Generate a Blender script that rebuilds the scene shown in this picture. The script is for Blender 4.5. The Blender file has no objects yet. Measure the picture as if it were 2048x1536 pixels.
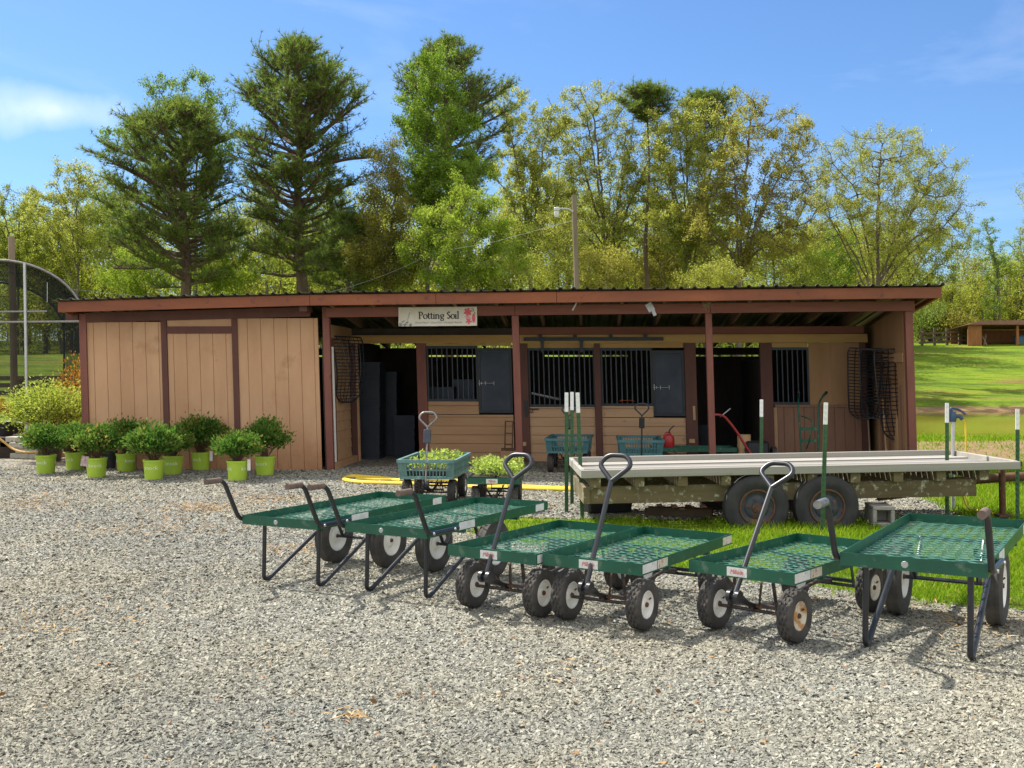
import bpy, math, random
import numpy as np
from mathutils import Vector, Matrix, noise as mnoise

random.seed(7)
R = math.radians
SC = bpy.context.scene
COL = SC.collection

# ------------------------------------------------------------------ camera geometry used for surveying the place
F, YH, CX, HC = 2137.0, 748.0, 1024.0, 1.45


def at(px, py, Y):
    return Vector(((px - CX) / F * Y, Y, HC - (py - YH) / F * Y))


def gp(px, py):
    Y = F * HC / (py - YH)
    return Vector(((px - CX) / F * Y, Y, 0.0))


# ------------------------------------------------------------------ materials
def new_mat(name):
    m = bpy.data.materials.new(name)
    m.use_nodes = True
    nt = m.node_tree
    for n in list(nt.nodes):
        nt.nodes.remove(n)
    out = nt.nodes.new('ShaderNodeOutputMaterial')
    return m, nt, out


def ramp(nt, fac, stops):
    r = nt.nodes.new('ShaderNodeValToRGB')
    el = r.color_ramp.elements
    while len(el) > 1:
        el.remove(el[-1])
    el[0].position = stops[0][0]
    el[0].color = (*stops[0][1], 1)
    for p, c in stops[1:]:
        e = el.new(p)
        e.color = (*c, 1)
    nt.links.new(fac, r.inputs[0])
    return r.outputs[0]


def nz(nt, scale, detail=4, rough=.6, stretch=(1, 1, 1), coord='Object', dist=0.0):
    tc = nt.nodes.new('ShaderNodeTexCoord')
    mp = nt.nodes.new('ShaderNodeMapping')
    mp.inputs['Scale'].default_value = stretch
    nt.links.new(tc.outputs[coord], mp.inputs[0])
    n = nt.nodes.new('ShaderNodeTexNoise')
    n.inputs['Scale'].default_value = scale
    n.inputs['Detail'].default_value = detail
    n.inputs['Roughness'].default_value = rough
    n.inputs['Distortion'].default_value = dist
    nt.links.new(mp.outputs[0], n.inputs['Vector'])
    return n.outputs['Fac']


def mixc(nt, fac, a, b, mode='MIX'):
    m = nt.nodes.new('ShaderNodeMix')
    m.data_type = 'RGBA'
    m.blend_type = mode
    for s, v in ((m.inputs[0], fac), (m.inputs[6], a), (m.inputs[7], b)):
        if isinstance(v, (int, float)):
            s.default_value = v
        elif isinstance(v, tuple):
            s.default_value = (*v, 1)
        else:
            nt.links.new(v, s)
    return m.outputs[2]


def pm(name, c1, c2=None, scale=6, stretch=(1, 1, 1), rough=.7, metal=0.0, bump=.0, bdist=.01,
       spots=None, sscale=20, sthr=.62, spec=.5, detail=5, vary=0.0, splash=None):
    """principled paint, wood or metal: two tones by noise, optional spots of rust / lichen / wear, bump"""
    m, nt, out = new_mat(name)
    p = nt.nodes.new('ShaderNodeBsdfPrincipled')
    p.inputs['Roughness'].default_value = rough
    p.inputs['Metallic'].default_value = metal
    p.inputs['Specular IOR Level'].default_value = spec
    n = nz(nt, scale, detail, .62, stretch)
    col = ramp(nt, n, [(.3, c1), (.7, c2 or c1)])
    if vary:
        oi = nt.nodes.new('ShaderNodeObjectInfo')
        tone = ramp(nt, oi.outputs['Random'], [(0, (1 - vary,) * 3), (1, (1 + vary * .4,) * 3)])
        col = mixc(nt, 1.0, col, tone, 'MULTIPLY')
    if splash:
        tc = nt.nodes.new('ShaderNodeTexCoord')
        sx = nt.nodes.new('ShaderNodeSeparateXYZ')
        nt.links.new(tc.outputs['Object'], sx.inputs[0])
        ma = nt.nodes.new('ShaderNodeMath')
        ma.operation = 'MULTIPLY_ADD'
        nt.links.new(nz(nt, 7, 6, .7), ma.inputs[0])
        ma.inputs[1].default_value = .9
        nt.links.new(sx.outputs[2], ma.inputs[2])
        mk = ramp(nt, ma.outputs[0], [(.38, (.75, .75, .75)), (.95, (0, 0, 0))])
        col = mixc(nt, mk, col, splash)
    if spots:
        s = nz(nt, sscale, 6, .65)
        mask = ramp(nt, s, [(sthr - .04, (0, 0, 0)), (sthr + .06, (1, 1, 1))])
        col = mixc(nt, mask, col, spots)
    nt.links.new(col, p.inputs['Base Color'])
    if bump:
        b = nt.nodes.new('ShaderNodeBump')
        b.inputs['Strength'].default_value = bump
        b.inputs['Distance'].default_value = bdist
        n2 = nz(nt, scale * 3, 6, .7, stretch)
        nt.links.new(n2, b.inputs['Height'])
        nt.links.new(b.outputs[0], p.inputs['Normal'])
    nt.links.new(p.outputs[0], out.inputs[0])
    return m


def leaf_mat(name, stops, trans=.45, tcol=1.25):
    m, nt, out = new_mat(name)
    a = nt.nodes.new('ShaderNodeAttribute')
    a.attribute_name = 'rnd'
    col = ramp(nt, a.outputs['Fac'], stops)
    d = nt.nodes.new('ShaderNodeBsdfDiffuse')
    nt.links.new(col, d.inputs[0])
    t = nt.nodes.new('ShaderNodeBsdfTranslucent')
    tc = mixc(nt, 1.0, col, (tcol, tcol, tcol * .7), 'MULTIPLY')
    nt.links.new(tc, t.inputs[0])
    mx = nt.nodes.new('ShaderNodeMixShader')
    mx.inputs[0].default_value = trans
    nt.links.new(d.outputs[0], mx.inputs[1])
    nt.links.new(t.outputs[0], mx.inputs[2])
    nt.links.new(mx.outputs[0], out.inputs[0])
    return m


def attr_mat(name, stops, rough=.9, mscale=None, mcols=None):
    m, nt, out = new_mat(name)
    a = nt.nodes.new('ShaderNodeAttribute')
    a.attribute_name = 'rnd'
    col = ramp(nt, a.outputs['Fac'], stops)
    if mscale:
        n = nz(nt, mscale, 4, .6)
        t = ramp(nt, n, [(.35, mcols[0]), (.65, mcols[1])])
        col = mixc(nt, 1.0, col, t, 'MULTIPLY')
    p = nt.nodes.new('ShaderNodeBsdfPrincipled')
    p.inputs['Roughness'].default_value = rough
    p.inputs['Specular IOR Level'].default_value = .3
    nt.links.new(col, p.inputs['Base Color'])
    nt.links.new(p.outputs[0], out.inputs[0])
    return m


M = {}
M['siding'] = pm('tan_siding', (.44, .245, .128), (.55, .33, .185), 2.2, (1, 1, .35), .85, bump=.45, bdist=.004, spots=(.40, .22, .112), sscale=1.3, sthr=.6, splash=(.33, .14, .055))
M['siding_dark'] = pm('tan_plywood', (.30, .16, .07), (.37, .21, .10), 3, (1, 1, .3), .85, bump=.25, bdist=.003)
M['wainscot'] = pm('brown_wainscot', (.20, .10, .06), (.26, .14, .085), 4, (1, 1, .3), .8, bump=.25, bdist=.003)
M['lap'] = pm('tan_lap_board', (.36, .20, .10), (.45, .27, .14), 4, (.25, 1, 1.5), .8, bump=.3, bdist=.003)
M['pine_lap'] = pm('pale_pine_board', (.40, .24, .13), (.50, .31, .17), 5, (.2, 1, 2.5), .8, bump=.3, bdist=.003, spots=(.2, .1, .05), sscale=9, sthr=.68)
M['header'] = pm('ochre_header', (.36, .20, .06), (.46, .28, .10), 4, (.3, 1, 2), .8, bump=.3, bdist=.003, spots=(.14, .08, .03), sscale=3, sthr=.68)
M['trim'] = pm('brown_trim', (.085, .032, .022), (.12, .045, .03), 5, (1, 1, .3), .75, bump=.2, bdist=.003)
M['post'] = pm('red_brown_post', (.15, .05, .034), (.22, .075, .05), 6, (1, 1, .25), .7, bump=.4, bdist=.004, spots=(.07, .025, .018), sscale=9, sthr=.66)
M['fascia'] = pm('red_brown_fascia', (.15, .042, .016), (.27, .078, .025), 3, (.3, 1, 1), .65, bump=.4, bdist=.004, spots=(.10, .03, .02), sscale=6, sthr=.64)
M['beam'] = pm('dull_red_beam', (.16, .05, .035), (.23, .08, .05), 4, (.3, 1, 2), .75, bump=.3, bdist=.003)
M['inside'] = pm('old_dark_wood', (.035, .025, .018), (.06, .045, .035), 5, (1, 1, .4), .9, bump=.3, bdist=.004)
M['rafter'] = pm('bare_rafter', (.13, .075, .04), (.20, .12, .07), 5, (1, .3, 1), .85, bump=.2, bdist=.003)
M['roof'] = pm('weathered_roof_metal', (.10, .105, .075), (.17, .165, .115), 4, (1, .3, 1), .55, .35, bump=.15, bdist=.003, spots=(.10, .085, .04), sscale=5, sthr=.58)
M['black_metal'] = pm('black_metal', (.012, .014, .018), (.025, .028, .034), 8, rough=.45, metal=.3, spots=(.05, .03, .02), sscale=30, sthr=.7)
M['bar'] = pm('stall_bar_metal', (.045, .055, .068), (.07, .08, .095), 8, rough=.45, metal=.4)
M['panel_metal'] = pm('dark_sheet_metal', (.02, .027, .04), (.045, .05, .062), 3, rough=.5, metal=.4, bump=.05)
M['galv'] = pm('galvanised_steel', (.42, .43, .43), (.55, .55, .54), 14, rough=.45, metal=.6)
M['concrete'] = pm('concrete', (.24, .225, .20), (.34, .32, .285), 12, rough=.95, bump=.5, bdist=.004)
M['white'] = pm('dull_white', (.55, .54, .50), (.66, .65, .60), 6, rough=.6)
M['tip'] = pm('white_tip_paint', (.70, .70, .66), (.80, .80, .77), 9, rough=.6, spots=(.3, .28, .24), sscale=60, sthr=.68)
M['tgreen'] = pm('green_post_paint', (.02, .07, .022), (.035, .11, .035), 10, rough=.5, spots=(.05, .05, .03), sscale=40, sthr=.72)
M['cart'] = pm('green_enamel', (.004, .062, .034), (.010, .10, .055), 5, rough=.36, spots=(.07, .14, .09), sscale=17, sthr=.60, bump=.12, bdist=.002)
M['deck'] = pm('green_mesh_metal', (.06, .22, .15), (.18, .36, .28), 30, rough=.35, metal=.2, spots=(.30, .36, .32), sscale=60, sthr=.62)
M['tube'] = pm('black_tube_enamel', (.012, .013, .016), (.022, .024, .03), 14, rough=.33, spots=(.10, .045, .02), sscale=38, sthr=.72)
M['rusty_tube'] = pm('rusty_black_steel', (.02, .018, .018), (.045, .035, .03), 14, rough=.6, spots=(.14, .065, .03), sscale=22, sthr=.56)
M['worn'] = pm('bare_worn_steel', (.18, .17, .16), (.32, .31, .29), 30, rough=.45, metal=.6, spots=(.15, .07, .03), sscale=40, sthr=.6)
M['grip'] = pm('dirty_rubber_grip', (.09, .06, .045), (.17, .12, .09), 20, rough=.85, bump=.4, bdist=.002)
M['tyre'] = pm('dusty_tyre', (.035, .032, .030), (.085, .077, .067), 9, rough=.9, bump=.3, bdist=.002, spots=(.13, .115, .095), sscale=24, sthr=.66)
M['old_tyre'] = pm('weathered_tyre', (.022, .022, .024), (.05, .048, .046), 6, rough=.85, bump=.3, bdist=.003, spots=(.15, .14, .12), sscale=13, sthr=.7)
M['rim'] = pm('white_rim', (.72, .70, .63), (.84, .82, .76), 8, rough=.45, spots=(.34, .24, .14), sscale=20, sthr=.70)
M['rim_rusty'] = pm('rusty_yellowed_rim', (.62, .55, .42), (.70, .62, .48), 8, rough=.5, spots=(.46, .23, .06), sscale=9, sthr=.52)
M['rust'] = pm('rust', (.075, .036, .02), (.15, .07, .035), 18, rough=.9, bump=.3, bdist=.003)
M['old_rim'] = pm('old_blue_grey_rim', (.03, .04, .05), (.06, .07, .08), 10, rough=.7, spots=(.14, .07, .03), sscale=12, sthr=.56)
M['sticker'] = pm('worn_white_sticker', (.55, .55, .52), (.72, .72, .69), 20, rough=.5, spots=(.25, .27, .24), sscale=45, sthr=.64)
M['sticker_mark'] = pm('warning_sticker', (.55, .50, .40), (.70, .66, .56), 60, rough=.5, spots=(.42, .13, .04), sscale=30, sthr=.60)
M['red_ink'] = pm('red_ink', (.42, .05, .04), (.5, .08, .06), 20, rough=.6)
M['grey_wood'] = pm('silvery_weathered_wood', (.25, .235, .205), (.38, .36, .32), 3, (.12, 1.6, 3), .85, vary=.45, bump=.5, bdist=.004, spots=(.28, .25, .2), sscale=3, sthr=.7)
M['grey_wood_side'] = pm('grey_weathered_board', (.24, .227, .195), (.36, .34, .295), 3, (.12, 1.6, 4), .85, bump=.5, bdist=.004, spots=(.2, .19, .15), sscale=4, sthr=.68)
M['lichen'] = pm('lichen_wood', (.09, .07, .033), (.18, .14, .07), 3, (.2, 1, 2.5), .92, bump=.5, bdist=.006, spots=(.42, .42, .30), sscale=16, sthr=.60)
M['lime_pot'] = pm('lime_plastic', (.33, .50, .03), (.40, .56, .05), 4, rough=.42, vary=.2, spots=(.28, .38, .06), sscale=12, sthr=.70)
M['ink_white'] = pm('white_print', (.75, .78, .6), rough=.5)
M['black_pot'] = pm('black_plastic', (.012, .012, .013), (.025, .025, .026), 8, rough=.5)
M['soil'] = pm('potting_soil', (.02, .014, .01), (.05, .034, .022), 40, rough=.95, bump=.8, bdist=.01)
M['stem'] = pm('brown_stem', (.09, .05, .028), (.14, .085, .05), 30, rough=.9)
M['teal'] = pm('teal_plastic', (.03, .105, .115), (.05, .15, .155), 6, rough=.5, spots=(.12, .27, .26), sscale=11, sthr=.64)
M['teal_pale'] = pm('sunbleached_teal_plastic', (.07, .165, .15), (.13, .24, .22), 6, rough=.5, spots=(.24, .34, .31), sscale=11, sthr=.6)
M['yellow_hose'] = pm('yellow_hose', (.62, .42, .02), (.72, .52, .04), 12, rough=.5, spots=(.4, .26, .03), sscale=30, sthr=.7)
M['tan_hose'] = pm('tan_hose', (.42, .24, .05), (.52, .32, .08), 12, rough=.5)
M['red'] = pm('red_plastic', (.36, .02, .02), (.45, .03, .03), 6, rough=.4)
M['red_tube'] = pm('red_enamel', (.28, .02, .02), (.36, .035, .03), 10, rough=.45, spots=(.12, .03, .02), sscale=30, sthr=.68)
M['orange_cloth'] = pm('orange_red_cloth', (.5, .08, .02), (.62, .12, .03), 20, rough=.9)
M['bare_wood'] = pm('bare_wood', (.38, .23, .11), (.5, .32, .17), 5, (1, 1, .2), .8, bump=.2, bdist=.003)
M['pole_wood'] = pm('grey_pole_wood', (.22, .16, .105), (.34, .25, .165), 8, (1, 1, .12), .9, bump=.4, bdist=.008)
M['pole_grey'] = pm('old_grey_pole', (.14, .105, .07), (.22, .17, .12), 8, (1, 1, .12), .9, bump=.4, bdist=.008)
M['fence_wood'] = pm('brown_fence_wood', (.08, .055, .035), (.14, .10, .065), 6, (.4, 1, 1), .9, bump=.2)
M['block'] = pm('pale_wall_block', (.36, .33, .27), (.48, .45, .38), 10, rough=.95, bump=.6, bdist=.006)
M['sign'] = pm('cream_sign', (.56, .50, .38), (.70, .66, .56), 3, (1, 1, 1), .6)
M['ink'] = pm('dark_ink', (.03, .025, .02), rough=.7)
M['ink_grey'] = pm('grey_ink', (.16, .16, .16), (.26, .26, .25), 40, rough=.7)
M['petal'] = pm('pink_petal_print', (.62, .05, .08), (.72, .16, .18), 30, rough=.6)
M['petal2'] = pm('pale_pink_petal_print', (.68, .22, .26), (.75, .40, .42), 30, rough=.6)
M['green_ink'] = pm('green_print', (.16, .22, .05), (.25, .3, .08), 30, rough=.6)
M['barkp'] = pm('pine_bark', (.075, .048, .032), (.15, .10, .07), 5, (1, 1, .3), .95, bump=.6, bdist=.03)
M['barkd'] = pm('grey_brown_bark', (.085, .065, .045), (.17, .14, .10), 5, (1, 1, .3), .95, bump=.5, bdist=.02)
M['red_shed'] = pm('orange_brown_boards', (.20, .075, .025), (.34, .14, .045), 3, (4, 4, .4), .85, bump=.3)
M['red_roof'] = pm('rusty_brown_roof', (.16, .07, .045), (.25, .12, .08), 3, rough=.7)
M['blue'] = pm('blue_plastic', (.03, .10, .17), (.05, .14, .22), 5, rough=.5)
M['dry_leaf'] = attr_mat('dry_leaf', [(0, (.20, .09, .03)), (.5, (.38, .20, .07)), (1, (.10, .05, .025))])

G = dict(
    pine=leaf_mat('pine_needles', [(0, (.07, .115, .03)), (.5, (.14, .20, .045)), (1, (.26, .32, .09))], .5),
    cedar=leaf_mat('cedar_foliage', [(0, (.10, .10, .024)), (.6, (.19, .18, .04)), (1, (.29, .27, .06))], .5),
    bright=leaf_mat('bright_spring_leaves', [(0, (.10, .17, .022)), (.5, (.17, .26, .04)), (1, (.27, .37, .08))], .5),
    light=leaf_mat('light_green_leaves', [(0, (.16, .22, .03)), (.5, (.25, .33, .05)), (1, (.36, .44, .09))], .5),
    olive=leaf_mat('olive_yellow_leaves', [(0, (.20, .215, .045)), (.5, (.34, .36, .085)), (1, (.48, .50, .16))], .55),
    yellow=leaf_mat('yellow_green_leaves', [(0, (.16, .19, .03)), (.5, (.27, .31, .055)), (1, (.40, .43, .11))], .5),
    brown=leaf_mat('brownish_olive_leaves', [(0, (.19, .18, .036)), (.5, (.31, .30, .068)), (1, (.45, .43, .13))], .55),
    rose=leaf_mat('dark_shrub_leaves', [(0, (.03, .085, .018)), (.5, (.07, .16, .03)), (.82, (.15, .25, .05)), (1, (.32, .22, .07))], .4),
    spirea=leaf_mat('chartreuse_leaves', [(0, (.15, .21, .03)), (.5, (.29, .36, .06)), (1, (.46, .50, .14))], .45),
    orange=leaf_mat('orange_shrub_leaves', [(0, (.16, .07, .015)), (.5, (.32, .15, .03)), (1, (.42, .28, .06))], .4),
    seed=leaf_mat('seedling_leaves', [(0, (.20, .30, .05)), (.5, (.34, .44, .10)), (1, (.50, .56, .20))], .5),
    grass=leaf_mat('grass_blades', [(0, (.10, .18, .012)), (.5, (.18, .30, .018)), (.85, (.28, .39, .03)), (1, (.42, .38, .11))], .45),
)


# ------------------------------------------------------------------ object helpers
def tag(o, label=None, cat=None, group=None, kind=None):
    if label:
        o['label'] = label
    if cat:
        o['category'] = cat
    if group:
        o['group'] = group
    if kind:
        o['kind'] = kind
    return o


def thing(name, label, cat, loc=(0, 0, 0), rotz=0, group=None):
    o = bpy.data.objects.new(name, None)
    COL.objects.link(o)
    o.empty_display_size = .1
    o.location = loc
    o.rotation_euler = (0, 0, rotz)
    return tag(o, label, cat, group)


KIDS = {}


def link(name, me, parent=None):
    o = bpy.data.objects.new(name, me)
    COL.objects.link(o)
    if parent is not None:
        o.parent = parent
        KIDS.setdefault(parent.name, []).append(o)
    return o


def copy_tree(o, parent=None):
    c = o.copy()
    COL.objects.link(c)
    if parent is not None:
        c.parent = parent
        KIDS.setdefault(parent.name, []).append(c)
    for ch in KIDS.get(o.name, [])[:]:
        copy_tree(ch, c)
    return c


class MB:
    def __init__(s):
        s.V, s.F, s.M = [], [], []

    def add(s, verts, faces, mi=0):
        n = len(s.V)
        s.V += [tuple(v) for v in verts]
        s.F += [tuple(i + n for i in f) for f in faces]
        s.M += [mi] * len(faces)
        return s

    def hexa(s, v, mi=0):
        return s.add(v, [(0, 3, 2, 1), (4, 5, 6, 7), (0, 1, 5, 4), (1, 2, 6, 5), (2, 3, 7, 6), (3, 0, 4, 7)], mi)

    def box(s, x0, x1, y0, y1, z0, z1, mi=0):
        return s.hexa([(x0, y0, z0), (x1, y0, z0), (x1, y1, z0), (x0, y1, z0), (x0, y0, z1), (x1, y0, z1), (x1, y1, z1), (x0, y1, z1)], mi)

    def bar(s, p0, p1, w, h, up=(0, 0, 1), mi=0):
        p0, p1 = Vector(p0), Vector(p1)
        d = (p1 - p0).normalized()
        a = d.cross(Vector(up))
        if a.length < 1e-4:
            a = d.cross(Vector((1, 0, 0)))
        a.normalize()
        b = a.cross(d)
        a, b = a * w / 2, b * h / 2
        return s.hexa([p0 - a - b, p0 + a - b, p1 + a - b, p1 - a - b, p0 - a + b, p0 + a + b, p1 + a + b, p1 - a + b], mi)

    def tube(s, pts, r, n=8, closed=False, mi=0, cap=True):
        pts = [Vector(p) for p in pts]
        k = len(pts)
        rad = r if isinstance(r, (list, tuple)) else [r] * k
        base = len(s.V)
        up = None
        for i in range(k):
            if closed:
                d = pts[(i + 1) % k] - pts[i - 1]
            else:
                d = pts[min(i + 1, k - 1)] - pts[max(i - 1, 0)]
            d.normalize()
            if up is None:
                up = Vector((0, 0, 1)) if abs(d.z) < .9 else Vector((1, 0, 0))
            a = d.cross(up)
            if a.length < 1e-4:
                a = d.cross(Vector((.3, .8, .2)))
            a.normalize()
            b = a.cross(d).normalized()
            up = b
            for j in range(n):
                t = 2 * math.pi * j / n
                s.V.append(tuple(pts[i] + a * (rad[i] * math.cos(t)) + b * (rad[i] * math.sin(t))))
        for i in range(k if closed else k - 1):
            i2 = (i + 1) % k
            for j in range(n):
                j2 = (j + 1) % n
                s.F.append((base + i * n + j, base + i * n + j2, base + i2 * n + j2, base + i2 * n + j))
                s.M.append(mi)
        if cap and not closed:
            s.F.append(tuple(base + j for j in range(n))[::-1])
            s.F.append(tuple(base + (k - 1) * n + j for j in range(n)))
            s.M += [mi, mi]
        return s

    def lathe(s, prof, n=24, c=(0, 0, 0), axis='z', mi=0, closed=False):
        base = len(s.V)
        k = len(prof)
        for r, h in prof:
            for j in range(n):
                t = 2 * math.pi * j / n
                a, b = r * math.cos(t), r * math.sin(t)
                v = (a, b, h) if axis == 'z' else (h, a, b)
                s.V.append((v[0] + c[0], v[1] + c[1], v[2] + c[2]))
        for i in range(k if closed else k - 1):
            i2 = (i + 1) % k
            for j in range(n):
                j2 = (j + 1) % n
                s.F.append((base + i * n + j, base + i * n + j2, base + i2 * n + j2, base + i2 * n + j))
                s.M.append(mi)
        return s

    def build(s, name, mats, parent=None, smooth=False, warp=None, bevel=0):
        me = bpy.data.meshes.new(name)
        V = [warp(v) for v in s.V] if warp else s.V
        me.from_pydata(V, [], s.F)
        if not isinstance(mats, (list, tuple)):
            mats = [mats]
        for m in mats:
            me.materials.append(m)
        me.polygons.foreach_set('material_index', s.M)
        if smooth:
            me.polygons.foreach_set('use_smooth', [True] * len(s.F))
            me.update()
            try:
                me.set_sharp_from_angle(angle=R(40))
            except Exception:
                pass
        me.update()
        o = link(name, me, parent)
        if bevel:
            b = o.modifiers.new('bevel', 'BEVEL')
            b.width = bevel
            b.segments = 1
            b.limit_method = 'ANGLE'
        return o


def np_mesh(name, V, k, mat, rnd=None, mats=None, mi=None):
    """V (n*k,3): n separate faces with k corners each"""
    V = np.asarray(V, dtype=np.float32).reshape(-1, 3)
    n = len(V) // k
    me = bpy.data.meshes.new(name)
    me.vertices.add(len(V))
    me.vertices.foreach_set('co', V.ravel())
    me.loops.add(len(V))
    me.loops.foreach_set('vertex_index', np.arange(len(V), dtype=np.int32))
    me.polygons.add(n)
    me.polygons.foreach_set('loop_start', np.arange(0, len(V), k, dtype=np.int32))
    try:
        me.polygons.foreach_set('loop_total', np.full(n, k, dtype=np.int32))
    except Exception:
        pass
    if rnd is not None:
        a = me.attributes.new('rnd', 'FLOAT', 'FACE')
        a.data.foreach_set('value', np.asarray(rnd, dtype=np.float32))
    for m in (mats or [mat]):
        me.materials.append(m)
    if mi is not None:
        me.polygons.foreach_set('material_index', np.asarray(mi, dtype=np.int32))
    me.update(calc_edges=True)
    return me


def arc(c, r, a0, a1, n, u, v):
    c, u, v = Vector(c), Vector(u), Vector(v)
    return [c + u * (r * math.cos(a0 + (a1 - a0) * i / n)) + v * (r * math.sin(a0 + (a1 - a0) * i / n)) for i in range(n + 1)]


def fillet(pts, r, n=5):
    """round the corners of a polyline"""
    pts = [Vector(p) for p in pts]
    out = [pts[0]]
    for i in range(1, len(pts) - 1):
        a, b, c = pts[i - 1], pts[i], pts[i + 1]
        d1, d2 = (a - b), (c - b)
        t = min(r, d1.length * .48, d2.length * .48)
        p, q = b + d1.normalized() * t, b + d2.normalized() * t
        for k in range(n + 1):
            s = k / n
            out.append(p * (1 - s) ** 2 + b * 2 * s * (1 - s) + q * s * s)
    out.append(pts[-1])
    return out


def text_mesh(body, size, depth=.001, shear=0.0, space=1.0):
    cu = bpy.data.curves.new('lettering', 'FONT')
    cu.body = body
    cu.size = size
    cu.extrude = depth
    cu.align_x = 'CENTER'
    cu.align_y = 'CENTER'
    cu.shear = shear
    cu.space_character = space
    cu.resolution_u = 2
    ob = bpy.data.objects.new('lettering', cu)
    COL.objects.link(ob)
    dg = bpy.context.evaluated_depsgraph_get()
    me = bpy.data.meshes.new_from_object(ob.evaluated_get(dg))
    bpy.data.objects.remove(ob)
    bpy.data.curves.remove(cu)
    return me


# ------------------------------------------------------------------ ground
def sstep(a, b, x):
    t = np.clip((x - a) / (b - a), 0, 1)
    return t * t * (3 - 2 * t)


def terrain(X, Y):
    X, Y = np.asarray(X, float), np.asarray(Y, float)
    right = sstep(1.0, 6.5, X - .06 * (Y - 20))
    zl = 2.6 * sstep(24, 62, Y) + 2.2 * sstep(55, 110, Y)
    zr = -1.0 * sstep(24.5, 37, Y) + 1.0 * sstep(46, 55, Y) + 4.2 * sstep(49, 96, Y) + 4 * sstep(90, 170, Y)
    z = zl * (1 - right) + zr * right
    z += .12 * np.sin(X * .31 + 1.0) * np.sin(Y * .23) * sstep(25, 40, Y)
    return z


def tz(x, y):
    return float(terrain(x, y))


def inpoly(P, X, Y):
    X, Y = np.asarray(X), np.asarray(Y)
    ins = np.zeros(X.shape, bool)
    n = len(P)
    for i in range(n):
        x1, y1 = P[i]
        x2, y2 = P[(i + 1) % n]
        c = ((y1 > Y) != (y2 > Y)) & (X < (x2 - x1) * (Y - y1) / (y2 - y1 + 1e-12) + x1)
        ins ^= c
    return ins


def rough_poly(P, amp, step, seed):
    out = []
    n = len(P)
    for i in range(n):
        a, b = Vector((*P[i], 0)), Vector((*P[(i + 1) % n], 0))
        k = max(1, int((b - a).length / step))
        k = min(k, 60)
        nrm = (b - a).orthogonal().normalized() if (b - a).length else Vector()
        nrm = Vector((-(b - a).y, (b - a).x, 0)).normalized()
        for j in range(k):
            p = a.lerp(b, j / k)
            q = mnoise.noise(Vector((p.x * 1.6, p.y * 1.6, seed))) + .6 * mnoise.noise(Vector((p.x * 5, p.y * 5, seed + 9)))
            p += nrm * q * amp
            out.append((p.x, p.y))
    return out


GRAVEL = rough_poly([(-30, -6), (30, -6), (30, 5.7), (5, 6.25), (3.1, 6.5), (2.13, 7.15), (1.13, 7.85), (.3, 8.9), (-.45, 9.75),
                     (-.2, 10.75), (1, 10.7), (3.4, 10.6), (4.5, 10.8), (4.75, 13), (5.2, 14.6), (6.4, 15.3), (6.6, 20.6), (-5.0, 20.8),
                     (-7.5, 21.0), (-30, 21.5)], .15, .2, 3.3)


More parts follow.
